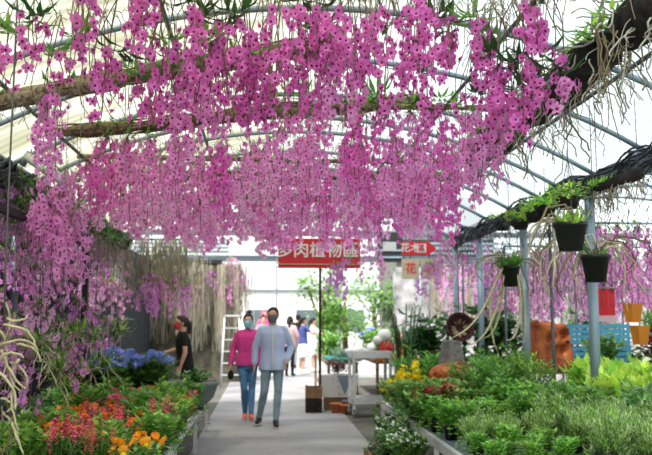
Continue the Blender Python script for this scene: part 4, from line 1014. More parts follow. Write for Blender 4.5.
        g.add(vs, [tuple(range(n_-1, -1, -1)), tuple(range(n_, 2*n_))]+[(j, (j+1) % n_, n_+(j+1) % n_, n_+j) for j in range(n_)], 'sole'); obj('sole', g, so)
    # hair
    g = MB()
    g.ell(hp(0, .018, .052), (.086, .094, .080), hairk, 14, 10); g.ell(hp(0, .045, .01), (.080, .066, .085), hairk, 12, 9)
    for sd in (-1, 1): g.ell(hp(sd*.066, .015, .03), (.022, .05, .05), hairk, 8, 6)
    g.ell(hp(0, -.045, .098), (.06, .035, .022), hairk, 10, 6)
    if hair in ('long', 'tail', 'bun'):
        if hair == 'long': limb(g, [hp(0, .06, .02), hp(0, .085, -.08), hp(0, .085, -.20)], [(.075, .06), (.09, .04), (.07, .03)], hairk); [limb(g, [hp(s_*.075, .01, .02), hp(s_*.085, .02, -.10)], [.03, .02], hairk) for s_ in (-1, 1)]
        if hair == 'tail': g.ell(hp(0, .105, .03), (.035, .035, .035), hairk); limb(g, [hp(0, .11, .03), hp(0, .15, -.06), hp(0, .13, -.17)], [.035, .038, .015], hairk)
        if hair == 'bun': g.ell(hp(.01, .05, .145), (.048, .048, .042), hairk)
    obj('hair', remesh(g, 'hair', .008, 3, .005, 30), t)
    g = MB()
    for sd in (-1, 1): g.ell(hp(sd*.030, -.078, .022), (.012, .008, .006), 'eye', 8, 6)
    obj('eyes', g, t)
    if mask:
        g = MB(); vs = []; fs = []; nx = 10; ny = 7
        for j in range(ny):
            for i in range(nx):
                u = -1+2*i/(nx-1); v = j/(ny-1); z_ = .012-.115*v; x_ = math.sin(u*1.25)*.077*(1-.22*v**2); yb = -.098*math.cos(u*1.25)*(1-.10*v)-.022*(1-abs(u))*math.sin(pi*min(1, v*1.1))
                vs.append(hp(x_, yb-.006, z_))
        for j in range(ny-1):
            for i in range(nx-1): q = j*nx+i; fs.append((q, q+1, q+nx+1, q+nx))
        n0 = len(vs); vs += [hc+(V(v_)-hc)*.94 for v_ in vs]; fs += [(n0+a1, n0+d1, n0+c1, n0+b1) for a1, b1, c1, d1 in fs]
        g.add(vs, fs, mask)
        for sd in (-1, 1): g.tube([hp(sd*.070, -.03, .0), hp(sd*.084, .02, .01), hp(sd*.084, .02, -.02), hp(sd*.066, -.03, -.07)], .0015, mask, 4)
        obj('face_mask', g, t)
    return t
def gp(px, Y): p = P(px, 320, Y); return (p.x, Y, 0)
WALK_M = dict(knL=(-.075, -.10, .49), anL=(-.11, .0, .085), knR=(.085, -.02, .48), anR=(.03+.08, -.12+.05, .085), elL=(-.255, .02, 1.12), wrL=(-.262, -.04, .87), elR=(.27, .05, 1.13), wrR=(.21, -.08, .93))
WALK_M['anL'] = (-.20, .12, .10); WALK_M['knL'] = (-.115, -.06, .50); WALK_M['anR'] = (.055, -.13, .085); WALK_M['knR'] = (.085, -.08, .49)
person('man in light blue shirt, grey face mask and grey-blue jeans walking down the path', gp(273, 12.0), -.05, 1.72, WALK_M, top='cloth_ltblue', top_len=.80, sleeve=.92, bottom='jeans_grey', shoes='shoe_black', mask='mask_grey', yaw=-.25, bulk=1.04, placket='cloth_white', collar=True)
WALK_W = dict(knL=(-.05, -.10, .49), anL=(-.03, .02, .085), knR=(.075, -.02, .48), anR=(.06, -.16, .085), elL=(-.235, .03, 1.14), wrL=(-.27, -.05, .90), elR=(.235, .03, 1.14), wrR=(.225, -.05, .90))
person('woman in magenta hooded jacket, light blue face mask and blue jeans walking beside the man', gp(248, 12.9), .05, 1.63, WALK_W, top='cloth_magenta', top_len=.86, sleeve=1.0, bottom='jeans', shoes='shoe_coral', mask='mask_blue', female=True, hair='bun', yaw=-.1, bulk=1.06, collar=True)
REACH = dict(knL=(-.08, 0, .49), anL=(-.09, .03, .085), knR=(.08, 0, .49), anR=(.1, .0, .085), elL=(-.22, -.12, 1.16), wrL=(-.16, -.38, 1.10), elR=(.20, -.05, 1.13), wrR=(.22, -.12, .92))
person('woman in black short-sleeved top leaning towards the blue flowers behind the left bench', gp(187, 12.3), -pi/2+.25, 1.60, REACH, top='cloth_black', top_len=.82, sleeve=.28, bottom='cloth_black', shoes='shoe_black', mask='mask_red', female=True, hair='tail', hairk='hair_brown', yaw=.1, lean=.06, bulk=1.0)
STAND = dict(knL=(-.08, -.01, .49), anL=(-.085, .02, .085), knR=(.08, -.01, .49), anR=(.09, .02, .085), elL=(-.23, .0, 1.13), wrL=(-.20, -.12, .95), elR=(.23, .0, 1.13), wrR=(.20, -.12, .95))
POINT = dict(STAND, elL=(-.22, -.2, 1.22), wrL=(-.15, -.42, 1.18))
person('person in navy top and pale skirt reaching out beside the far display', gp(303, 23.5), pi/2+.3, 1.62, POINT, top='cloth_navy', top_len=.88, sleeve=.35, bottom='cloth_white', skirt=.48, shoes='shoe_white', female=True, hair='tail', vox=.014)
person('person in pale pink top and black trousers standing behind the man in light blue', gp(290, 22.4), pi-.3, 1.64, STAND, top='cloth_pinkish', top_len=.84, sleeve=.9, bottom='cloth_black', shoes='shoe_black', female=True, hair='long', vox=.014)
person('dark-haired person in white top right of the far group', gp(313, 24.6), pi/2, 1.60, POINT, top='cloth_white', top_len=.86, sleeve=.4, bottom='cloth_white', skirt=.5, shoes='shoe_white', female=True, hair='tail', vox=.014)
person('person in dark clothes between the far group and the man', gp(298, 26.0), pi, 1.72, STAND, top='cloth_black', top_len=.82, sleeve=.9, bottom='cloth_grey', shoes='shoe_black', vox=.014)
person('person with black bun partly hidden behind the couple', gp(263, 24.5), .2, 1.66, STAND, top='cloth_grey', top_len=.82, sleeve=.9, bottom='cloth_black', shoes='shoe_black', female=True, hair='bun', vox=.014)
person('person in bright pink hooded top far behind the couple', gp(264, 27.5), .3, 1.85, STAND, top='cloth_hotpink', top_len=.78, sleeve=1, bottom='cloth_hotpink', shoes='shoe_white', female=True, hair='long', hairk='cloth_hotpink', vox=.016)
# bag held by the woman in magenta
mb = MB(); c = V(gp(248, 12.9)); mb.tube([c+V((-.265, -.05, .83)), c+V((-.26, -.05, .74))], .006, 'cloth_black', 6); mb.ell(c+V((-.26, -.05, .68)), (.05, .07, .075), 'cloth_black', 10, 8)
tag(obj('hand_bag', mb), 'small black bag in the hand of the woman in magenta', 'bag')

# ------------------------------------------------------------------ step ladder
def ladder(px, Y, H, label):
    c = V(gp(px, Y)); t = thing('step_ladder', label, 'ladder', c)
    for sx in (-1, 1):
        mb = MB(); mb.tube([(sx*.24, -.25, -.0), (sx*.17, 0, H)], [(.036, .024)]*2, 'ladder_metal', 6); obj('front_rail', mb, t)
        mb = MB(); mb.tube([(sx*.24-.0, .35, 0), (sx*.17, .03, H-.02)], [(.022, .014)]*2, 'ladder_metal', 6); obj('rear_rail', mb, t)
    for i in range(1, 6):
        f = i/6; x = .24-.07*f; y = -.25+.25*f; mb = MB(); mb.box(-x, x, y-.03, y+.04, H*f-.012, H*f+.012, 'ladder_metal'); obj('step', mb, t)
    mb = MB(); mb.box(-.18, .18, -.06, .1, H, H+.04, 'ladder_metal'); obj('top_cap', mb, t)
    return t
ladder(232, 19.2, 1.62, 'grey aluminium step ladder standing at the left of the path behind the couple')

# ------------------------------------------------------------------ grey metal trolley
def trolley():
    c = V(gp(369.5, 13.2)); t = thing('trolley', 'grey metal two-shelf trolley on castors at the right of the path', 'trolley', c, .05)
    w_, d_ = .30, .22
    for nm, z in (('top_shelf', .93), ('bottom_shelf', .20)):
        mb = MB(); mb.box(-w_-.02, w_+.02, -d_-.02, d_+.02, z, z+.03, 'steel')
        for sx in (-1, 1): mb.box(*sorted((sx*(w_+.02), sx*(w_+.03))), -d_-.03, d_+.03, z, z+.10, 'steel'); mb.box(-w_-.03, w_+.03, *sorted((sx*(d_+.02), sx*(d_+.03))), z, z+.10, 'steel')
        obj(nm, mb, t)
    for sx in (-1, 1):
        for sy in (-1, 1):
            mb = MB(); mb.box(sx*w_-.022, sx*w_+.022, sy*d_-.022, sy*d_+.022, .13, .94, 'steel'); obj('leg', mb, t)
            mb = MB(); x = sx*w_; y = sy*d_
            mb.tube([(x-.018, y, .05), (x+.018, y, .05)], .05, 'pot_grey', 14); mb.box(x-.03, x-.024, y-.02, y+.02, .045, .13, 'steel'); mb.box(x+.024, x+.03, y-.02, y+.02, .045, .13, 'steel'); mb.box(x-.03, x+.03, y-.03, y+.03, .12, .132, 'steel'); obj('castor', mb, t)
    return t
trolley()

# ------------------------------------------------------------------ signs at the far end
def text_mesh(txt, size, k, ext=.004, bold=0):
    cu = bpy.data.curves.new('t', 'FONT'); cu.body = txt; cu.size = size; cu.extrude = ext; cu.align_x = 'CENTER'; cu.align_y = 'CENTER'; cu.offset = bold
    o = bpy.data.objects.new('t', cu); COL.objects.link(o); bpy.context.view_layer.update()
    me = bpy.data.meshes.new_from_object(o.evaluated_get(bpy.context.evaluated_depsgraph_get())); bpy.data.objects.remove(o); me.materials.clear(); me.materials.append(M[k]); return me
def add_text(txt, size, k, parent, loc, bold=0):
    o = obj('lettering', text_mesh(txt, size, k, bold=bold), parent, loc); o.rotation_euler = (pi/2, 0, 0); return o
Y = 13.8
A = P(278, 268, Y); B = P(360, 239, Y); t = thing('hanging_sign', 'long red banner sign with white characters across the far end of the path', 'sign', ((A.x+B.x)/2, Y, A.z))
w2 = (B.x-A.x)/2; h_ = B.z-A.z; mb = MB(); mb.box(-w2, w2, -.03, .03, 0, h_, 'sign_red'); obj('board', mb, t)
mb = MB(); mb.box(-w2, w2, -.04, -.03, .06, .072, 'sign_cream'); obj('white_line', mb, t)
add_text('多肉植物區', .285, 'paint_white', t, (-.03, -.036, h_*.58), .003)
mb = MB(); [mb.tube([(x, 0, h_), (x, 0, roofz((A.x+B.x)/2+x)-A.z)], .008, 'wire', 5) for x in (-w2+.1, w2-.1)]; obj('hanger', mb, t)
Y = 13.9
A = P(402, 257, Y); B = P(436, 240, Y); t = thing('arrow_sign', 'red arrow-shaped sign pointing right with white lettering', 'sign', (A.x, Y, A.z)); W_ = B.x-A.x; h_ = B.z-A.z
mb = MB(); n0 = [(0, h_*.12), (W_*.76, h_*.12), (W_*.72, 0), (W_, h_*.5), (W_*.72, h_), (W_*.76, h_*.88), (0, h_*.88)]
mb.add([(x, -.02, z) for x, z in n0]+[(x, .02, z) for x, z in n0], [tuple(range(7)), tuple(range(13, 6, -1))]+[(i, (i+1) % 7, 7+(i+1) % 7, 7+i) for i in range(7)], 'sign_arrow'); obj('board', mb, t, smooth=False)
mb = MB(); mb.box(W_*.42, W_*.70, -.026, -.02, h_*.26, h_*.76, 'paint_white'); obj('white_panel', mb, t)
add_text('花木', .17, 'paint_white', t, (W_*.23, -.026, h_*.5), .002); add_text('區', .13, 'sign_arrow', t, (W_*.56, -.032, h_*.5), .001)
mb = MB(); mb.box(W_*.1, W_*.13, 0, .04, h_*.8, roofz(A.x+W_*.1)-A.z, 'galv_dark'); obj('bracket', mb, t)
for x0, x1, lab, ch in ((402, 419, 'cream notice board with a red character under the arrow sign, left of the pair', '花'), (421, 437, 'cream notice board with a red character under the arrow sign, right of the pair', '木')):
    A = P(x0, 279, Y); B = P(x1, 259, Y); t = thing('notice_board', lab, 'sign', (A.x, Y, A.z)); mb = MB(); mb.box(0, B.x-A.x, -.02, .02, 0, B.z-A.z, 'sign_cream'); obj('board', mb, t)
    add_text(ch, .20, 'sign_arrow', t, ((B.x-A.x)*.5, -.025, (B.z-A.z)*.5), .002)
    mb = MB(); mb.tube([((B.x-A.x)*.5, .0, B.z-A.z), ((B.x-A.x)*.5, .0, roofz(B.x-.2)-A.z)], .01, 'wire', 5); obj('hanger', mb, t)
A = P(383, 251, Y); B = P(396, 242, Y); mb = MB(); mb.box(A.x, B.x, Y-.02, Y+.02, A.z, B.z, 'paint_white'); mb.tube([((A.x+B.x)/2, Y, B.z), ((A.x+B.x)/2, Y, roofz((A.x+B.x)/2))], .01, 'wire', 5)
tag(obj('blank_sign', mb), 'small blank white sign left of the red arrow sign', 'sign')
mb = MB(); A = P(378, 262, 20.6); B = P(402, 240, 20.6); mb.box(A.x, B.x, 20.6, 20.68, A.z, B.z+.2, 'iron_black'); mb.box(A.x, B.x, 20.57, 20.6, A.z+.1, A.z+.15, 'galv'); mb.box(A.x, B.x, 20.57, 20.6, A.z+.28, A.z+.33, 'galv')
tag(obj('dark_panel', mb), 'dark slatted panel behind the blank white sign', 'panel')

# ------------------------------------------------------------------ buildings and trees beyond
c = P(446, 240, 27.0); t = thing('roofed_building', 'grey gabled building with louvre bands seen beyond the arrow sign', 'building', (c.x, 28.5, 0)); hx = 1.7; ez = c.z; pz = P(440, 196, 27).z
mb = MB(); vs = [(-hx, -1.5, ez), (hx, -1.5, ez), (hx*.45, -1.5, pz), (-hx*.45, -1.5, pz), (-hx, 3, ez), (hx, 3, ez), (hx*.45, 3, pz), (-hx*.45, 3, pz)]
mb.add(vs, [(0, 1, 2, 3), (7, 6, 5, 4), (0, 3, 7, 4), (1, 5, 6, 2), (3, 2, 6, 7), (0, 4, 5, 1)], 'roof_grey'); obj('roof', mb, t, smooth=False)
mb = MB(); 
for i in range(4): z = ez-.12-i*.17; mb.box(-hx-.3, hx+.6, -1.6, -1.52, z-.05, z+.03, 'galv')
obj('louvre_band', mb, t, smooth=False)
mb = MB(); mb.box(-hx, hx, -1.4, 2.9, -.02, ez-.01, 'stone'); obj('wall', mb, t, smooth=False)
mb = MB(); mb.box(-.9, .5, -1.45, -1.39, 0, 2.1, 'shade_net'); obj('doorway', mb, t, smooth=False)
def tree(x, y, H, rad, label, seed, ks=('leaf_green', 'leaf_dark', 'leaf_bright'), n=1500, low=.3):
    r = random.Random(seed); t = thing('tree', label, 'tree', (x, y, 0)); mb = MB()
    mb.tube(wob((0, 0, -.02), (0, 0, H*.7), 6, .15, r), [.14, .13, .12, .1, .09, .07, .05], 'bark', 8)
    cs = []
    for i in range(9):
        a_ = r.uniform(0, 6.28); q = V((math.cos(a_)*rad*.7, math.sin(a_)*rad*.7, H*r.uniform(low, .95))); mb.tube(wob((0, 0, H*.35), q, 4, .1, r), .03, 'bark', 5); cs.append(q)
    obj('trunk', mb, t); mb = MB()
    for i in range(n):
        q = r.choice(cs)+V((r.gauss(0, rad*.3), r.gauss(0, rad*.3), r.gauss(0, H*.09))); a_ = r.uniform(0, 6.28); mb.leaf(q, V((math.cos(a_), math.sin(a_), r.uniform(-.8, .5))), V((0, 0, 1)), r.uniform(.16, .3), .11, r.choice(ks), -.2)
    obj('foliage', mb, t)
for i, (px, Y, H, rad, lab) in enumerate(((322, 31, 3.8, .9, 'bushy green tree beyond the red banner sign'), (345, 34, 3.3, 1.0, 'low rounded tree right of the red banner sign'), (398, 25, 2.9, .8, 'dark tree under the notice boards'), (625, 27, 4.2, 1.6, 'tree at the right edge beyond the neighbouring bay'), (150, 30, 4.2, 1.5, 'dark tree beyond the left end wall'), (212, 34, 3.4, 1.0, 'tree beyond the air plant curtain'), (375, 38, 4.0, 1.4, 'far tree behind the white sign'))):
    c = gp(px, Y); tree(c[0], Y, H, rad, lab, 200+i)
mb = MB(); mb.box(-9, 20, 52, 54, -.02, 3.3, 'wall_white'); mb.box(-9, 20, 51.9, 54.1, 3.3, 3.5, 'roof_grey'); 
for i in range(9): mb.box(-7+i*3, -5.6+i*3, 51.95, 52, .9, 2.2, 'galv_dark')
tag(obj('far_building', mb, smooth=False), 'long pale building across the yard far away', 'building')

# ------------------------------------------------------------------ displays right of the path
def table(x0, x1, y0, y1, z, label, k='wood'):
    t = thing('display_table', label, 'table', ((x0+x1)/2, (y0+y1)/2, 0)); T0 = (-(x0+x1)/2, -(y0+y1)/2, 0)
    mb = MB(); 
    n = max(2, int((y1-y0)/.13))
    for i in range(n): q = (y1-y0)/n; mb.box(x0, x1, y0+i*q+.004, y0+(i+1)*q-.004, z-.03, z, k)
    obj('table_top', mb, t, T0, smooth=False)
    for x in (x0+.04, x1-.04):
        for y in (y0+.04, y1-.04): mb = MB(); mb.box(x-.025, x+.025, y-.025, y+.025, -.02, z-.03, k); obj('leg', mb, t, T0, smooth=False)
D('tray_teal', (.03, .20, .18), .5)
def crate(cx, cy, z, w_, d_, h, k, label, name='crate', group=None, rz=0):
    t = thing(name, label, 'crate', (cx, cy, z), rz, group); mb = MB(); th = .014
    mb.box(-w_/2, w_/2, -d_/2, d_/2, 0, th, k); n = 4
    for i in range(n):
        za = h*(i+.12)/n; zb = h*(i+.88)/n
        mb.box(-w_/2, w_/2, -d_/2, -d_/2+th, za, zb, k); mb.box(-w_/2, w_/2, d_/2-th, d_/2, za, zb, k); mb.box(-w_/2, -w_/2+th, -d_/2+th, d_/2-th, za, zb, k); mb.box(w_/2-th, w_/2, -d_/2+th, d_/2-th, za, zb, k)
    obj('slatted_box', mb, t, smooth=False); mb = MB()
    for sx in (-1, 1):
        for sy in (-1, 1): mb.box(sx*(w_/2-.02)-.018, sx*(w_/2-.02)+.018, sy*(d_/2-.02)-.018, sy*(d_/2-.02)+.018, 0, h+.01, k)
    obj('corner_posts', mb, t, smooth=False); return t
# boxes at the path edge
c = gp(315, 13.9); crate(c[0]-.03, 13.75, 0, .27, .34, .22, 'bark_dark', 'dark wooden crate at the foot of the thin black pole, lower of two'); crate(c[0]-.03, 13.75, .235, .27, .34, .19, 'wood', 'brown wooden crate at the thin black pole, upper of two')
mb = MB(); mb.box(-.12, .12, -.16, -.145, .04, .1, 'leaf_lime'); 
c = gp(338, 14.0)
t = thing('planter_box', 'white tapered planter box with grey triangle pattern beside the crates', 'planter', (c[0]+.02, 14.1, .0)); mb = MB(); mb.add([(-.28, -.16, .22), (.28, -.16, .22), (.28, .16, .22), (-.28, .16, .22), (-.33, -.2, .60), (.33, -.2, .60), (.33, .2, .60), (-.33, .2, .60)], [(3, 2, 1, 0), (0, 1, 5, 4), (1, 2, 6, 5), (2, 3, 7, 6), (3, 0, 4, 7), (4, 5, 6, 7)], 'paint_white'); obj('box', mb, t, smooth=False)
mb = MB(); mb.add([(-.05, -.205, .59), (.22, -.205, .59), (.09, -.175, .26)], [(0, 2, 1)], 'galv'); obj('triangle', mb, t, smooth=False)
mb = MB(); mb.box(-.26, .26, -.14, .14, 0, .22, 'wood'); obj('stand', mb, t, smooth=False)
b_, s_, tips = bush_mb(71, .3, .28, 420, .09, .03, ['leaf_red', 'leaf_red', 'leaf_dark'], z0=.6, stems=24); obj('leaves', b_, t)
for i, (px, Y, r_, lab) in enumerate(((336, 13.6, .10, 'brown clay pot lying on the ground beside the crates'), (345, 13.5, .09, 'small pinkish clay pot in front of the white planter box'), (349, 13.7, .12, 'dark clay pot left of the trolley'))):
    c = gp(px, Y); t = thing('clay_pot', lab, 'pot', c); obj('pot', pot_mb(r_, r_*1.6, 'pot_terra' if i < 2 else 'pot_grey'), t)
# raised benches beyond
table(1.15, 1.75, 15.0, 19.0, .75, 'long narrow wooden table along the right of the path behind the planter box')
table(1.95, 3.15, 14.2, 19.0, .80, 'wide wooden table behind the trolley'); 
for i, (y, lab) in enumerate(((15.3, 'nearest'), (15.9, 'second'), (16.5, 'third'))):
    t = thing('seedling_tray', 'teal plastic seedling tray on the narrow table, %s one' % lab, 'tray', (1.45, y, .75)); mb = MB(); mb.box(-.26, .26, -.22, .22, 0, .06, 'tray_teal'); obj('tray', mb, t, smooth=False)
    b_, s_, tips = bush_mb(40+i, .25, .2, 260, .05, .02, ['leaf_blue', 'leaf_dark'], z0=.05, stems=22); obj('seedlings', b_, t)
for i, (x, y, kd, sc) in enumerate(((1.45, 17.2, 'leafy', 1.3), (1.5, 17.8, 'whiteflower', 1.3), (1.4, 18.5, 'leafy', 1.4), (2.15, 14.6, 'leafy', 1.2), (2.9, 14.6, 'fern', 1.0), (2.25, 15.4, 'whiteflower', 1.4), (2.8, 15.6, 'redleaf', 1.4), (2.2, 16.4, 'fern', 1.1), (2.85, 16.8, 'orangefl', 1.5), (2.3, 17.6, 'hydrangea', 1.2), (2.9, 18.2, 'leafy', 1.6))):
    nm = {'leafy': 'green leafy', 'whiteflower': 'white-flowered', 'fern': 'ferny green', 'redleaf': 'dark red', 'orangefl': 'pink-blossomed', 'hydrangea': 'blue-flowered'}[kd]
    plant(kd, x, y, .75 if x < 1.8 else .80, '%s plant on the %s wooden table behind the trolley, %s' % (nm, 'narrow' if x < 1.8 else 'wide', 'front part' if y < 15.6 else 'middle part' if y < 17.4 else 'back part'), sc=sc)
# white goods on the table
def bundle(px, py, Y, w_, h, k, label, seed):
    c = P(px, py, Y); r = random.Random(seed); t = MB(); t.ell((0, 0, h/2), (w_/2, w_/2.6, h/2), k, 16, 10); me = t.mesh('bundle')
    for v in me.vertices: v.co += v.normal*h*.25*noise.noise(v.co*7+V((seed, 0, 0))); v.co.z = max(v.co.z, 0)
    o = obj('wrapped_bundle', me, None, c); return tag(o, label, 'bundle')
for a_ in ((360, 353, 14.5, .45, .26, 'cloth_white', 'pale blue-white plastic-wrapped bundle on the wide table above the trolley', 1), (378, 353, 14.9, .40, .34, 'cloth_white', 'white crumpled bag on the wide table right of the wrapped bundle', 2), (352, 349, 16.0, .5, .2, 'cloth_grey', 'flat grey bundle further back on the wide table', 3)):
    o = bundle(*a_); o.location.z = .80
# red and white figure-like ornament
c = P(384, 352, 14.3); t = thing('garden_ornament', 'white and red garden ornament with an orange base beside the trolley', 'ornament', (c.x+.03, 14.3, .80))
mb = MB(); mb.lathe([(0, 0), (.14, 0), (.17, .10), (.15, .12), (0, .12)], 'plastic_orange', 16); obj('orange_basket', mb, t)
mb = MB(); mb.lathe([(.0, .12), (.10, .12), (.12, .25), (.08, .38), (.0, .42)], 'paint_red', 14); obj('red_body', mb, t)
mb = MB(); mb.ell((-.02, 0, .46), (.13, .11, .12), 'paint_white', 14, 10); mb.ell((-.14, -.02, .38), (.09, .08, .08), 'paint_white', 10, 8); obj('white_top', mb, t)
mb = MB(); mb.ell((.14, -.04, .26), (.07, .06, .06), 'fl_pink', 10, 8); obj('pink_ball', mb, t)
# staghorn-like tall strap plant
c = P(405, 352, 12.9); t = thing('strap_leaf_plant', 'tall dark plant with long strap leaves behind the yellow flowers', 'potted plant', (c.x, 12.9, 0)); r = random.Random(8)
obj('pot', pot_mb(.2, .5, 'pot_grey'), t); mb = MB()
for i in range(70):
    a_ = r.uniform(0, 6.28); p = V((math.cos(a_)*.06, math.sin(a_)*.06, .45)); o1 = r.uniform(.1, .42); h1 = r.uniform(.7, 1.4)
    pts = [p+V((math.cos(a_)*o1*u, math.sin(a_)*o1*u, h1*math.sin(u*2.1))) for u in (0, .3, .6, .85, 1.05)]; mb.tube(pts, [(.02, .004), (.035, .004), (.035, .004), (.025, .004), (.004, .002)], 'leaf_dark' if r.random() < .7 else 'leaf_green', 6)
obj('leaves', mb, t)
# dark round hanging basket
c = P(459, 328, 9.6); t = thing('hanging_basket', 'dark maroon round woven basket tipped on its side above the driftwood', 'basket', c)
mb = MB(); mb.lathe([(0, -.10), (.09, -.09), (.15, -.03), (.175, .03), (.18, .06), (.16, .06), (.13, .0), (.08, -.05), (0, -.06)], 'wicker_dark', 22); o = obj('bowl', mb, t); o.rotation_euler = (1.25, .25, 0)
mb = MB(); r = random.Random(3)
for i in range(30): a_ = r.uniform(0, 6.28); mb.leaf(V((math.cos(a_)*.04, -.02, math.sin(a_)*.04)), V((math.cos(a_), -.6, math.sin(a_))), V((0, -1, 0)), .09, .02, 'cane_dry', .1)
obj('leaves', mb, t)
mb = MB(); mb.tube([(0, 0, .17), (0, 0, roofz(c.x)-c.z+.02)], .004, 'wire', 4); mb.tube([(-.15, 0, .05), (0, 0, .4), (.15, 0, .05)], .003, 'wire', 4); obj('hanging_wire', mb, t)
# driftwood pieces
def driftwood(loc, w_, h, label, seed, holes=True, flat=1, sub=None):
    r = random.Random(seed); mb = MB(); mb.ell((0, 0, h/2), (w_/2, w_/2.4*flat, h/2), 'wood_red', 56, 40); me = mb.mesh('driftwood')
    if holes:
        for v in me.vertices:
            q = V((v.co.x/(w_/2), v.co.y/(w_/2.4), (v.co.z-h/2)/(h/2))); m_ = max(abs(q.x), abs(q.y), abs(q.z), .01); f = (q.length/m_)**.75; v.co = V((q.x*f*w_/2*(1.08-.25*q.z*f*(q.x > 0)), q.y*f*w_/2.4, h/2+q.z*f*h/2*(1-.22*q.x)))
    for v in me.vertices:
        n_ = noise.noise(v.co*3.2/w_*.5+V((seed, 0, 0)))*.32+noise.noise(V((v.co.x*16, v.co.y*16, v.co.z*4))/w_*.5+V((0, seed, 0)))*.22; v.co += v.normal*n_*w_*.5; v.co.z = max(v.co.z, 0)
        if holes:
            for hx_, hz_ in ((-.12, .68), (.22, .42), (.28, .75)):
                d = math.hypot(v.co.x-hx_*w_, v.co.z-hz_*h)
                if d < .15*w_ and v.co.y < 0: v.co.y += (.15*w_-d)*1.8
    return tag(obj('driftwood', me, None, loc), label, 'driftwood')
table(3.55, 4.5, 10.75, 11.6, .84, 'wooden stand under the red-brown driftwood stump')
c = gp(549, 11.1); driftwood((c[0], 11.1, .84), .52, .66, 'large red-brown carved driftwood stump left of the blue-grey post', 3)
c = gp(456, 9.85); mb = MB(); mb.box(c[0]-.24, c[0]+.24, 9.7, 10.0, .6, .74, 'wood'); tag(obj('wood_block', mb), 'wooden block under the rust-coloured driftwood bowl', 'block')
driftwood((c[0], 9.85, .74), .58, .26, 'rust-coloured oval driftwood bowl right of the yellow flowers', 6, False, .8)
t = thing('stone_pot', 'grey tapered stone pot above the rust-coloured driftwood', 'pot', (c[0]+.03, 10.25, .6)); mb = MB(); mb.box(-.12, .12, -.12, .12, 0, .25, 'stone'); obj('plinth', mb, t, smooth=False)
mb = MB(); mb.lathe([(0, .25), (.19, .25), (.18, .35), (.12, .66), (.10, .68), (0, .66)], 'stone', 18); obj('pot', mb, t)

# ------------------------------------------------------------------ right neighbouring bay
table(4.9, 6.3, 12.2, 13.6, .80, 'wooden table holding blue crates behind the post'); 
for i, (x, y, z, lab) in enumerate(((5.0, 12.6, .80, 'left lower one'), (5.55, 12.6, .80, 'right lower one'), (5.05, 12.62, 1.15, 'upper one'), (5.55, 12.62, 1.15, 'right upper one'))): crate(x, y, z, .50, .34, .33, 'plastic_blue', 'bright blue plastic crate on the table behind the post, %s' % lab)
mb = MB(); mb.box(-.5, .5, -.2, .2, 0, .10, 'lilac_cloth'); o = obj('folded_cloth', mb, None, (5.35, 12.3-.0, .9), smooth=False)
bpy.data.objects.remove(o)
c = P(604, 322, 10.9); d_ = P(590, 288, 10.9); t = thing('hanging_banner', 'dark red cloth banner with a pale hem hanging right of the post', 'banner', (c.x, 10.9, c.z)); mb = MB(); n = 12; vs = []
for z_ in (0, d_.z-c.z): vs += [(-.17+.34*i/n, .03*math.sin(i*1.3), z_) for i in range(n+1)]+[(-.17+.34*i/n, .03*math.sin(i*1.3)+.008, z_) for i in range(n+1)]
mb.add(vs, [(i, i+1, 2*(n+1)+i+1, 2*(n+1)+i) for i in range(n)]+[(n+1+i, 3*(n+1)+i, 3*(n+1)+i+1, n+2+i) for i in range(n)], 'sign_red'); obj('cloth', mb, t)
mb = MB(); mb.box(-.17, .17, -.04, -.03, .0, .09, 'cloth_pinkish'); obj('hem', mb, t); mb = MB(); mb.tube([(-.18, 0, d_.z-c.z), (.18, 0, d_.z-c.z)], .012, 'galv', 6); mb.tube([(0, 0, d_.z-c.z), (0, 0, roofz(c.x, XC+2*HW+.15)+.06-c.z)], .004, 'wire', 4); obj('rod', mb, t)
RB = [(4.85, 11.3, 'leafy'), (5.3, 9.6, 'fern'), (5.9, 9.9, 'leafy'), (6.3, 10.6, 'fern'), (5.4, 10.7, 'redleaf'), (6.0, 11.2, 'leafy'), (6.9, 11.4, 'redleaf'), (6.2, 13, 'fern'), (7.2, 13.2, 'leafy'), (7.9, 13.4, 'redleaf'), (6.7, 12.2, 'fern')]
bench(4.75, 6.6, 9.2, 11.6, .7, 'wire bench of mixed plants in the neighbouring bay on the right', cols=2); bench(6.1+.3, 8.4, 11.9, 13.6, .8, 'rear wire bench in the neighbouring bay on the right', cols=2)
for i, (x, y, kd) in enumerate(RB):
    rear = y > 11.7; nm = {'leafy': 'green leafy', 'fern': 'tall ferny', 'redleaf': 'dark red-leaved'}[kd]
    if not rear and x > 6.55: x = 6.3
    if rear and x < 6.5: x = 6.6
    plant(kd, x, y, .8 if rear else .7, '%s plant on the %s bench of the right bay, %s' % (nm, 'rear' if rear else 'front', ['nearest left', 'nearest', 'second', 'third', 'middle', 'far middle', 'far right', 'left front', 'middle', 'right', 'left back'][i]), 'plants in the right neighbouring bay', 1.7)
# orange hanging lantern-like pots
for px, py, lab in ((633, 313, 'orange square hanging planter at the right edge'), (640, 335, 'orange hanging pot below the orange planter at the right edge')):
    c = P(px, py, 10.0); t = thing('hanging_planter', lab, 'planter', c); mb = MB(); mb.lathe([(0, -.12), (.10, -.12), (.14, .12), (.12, .12), (.1, .08), (0, .08)], 'plastic_orange', 6); obj('pot', mb, t, smooth=False)
    mb = MB(); mb.tube([(0, 0, .1), (0, 0, 2.75-c.z)], .004, 'wire', 4); obj('hanging_wire', mb, t)
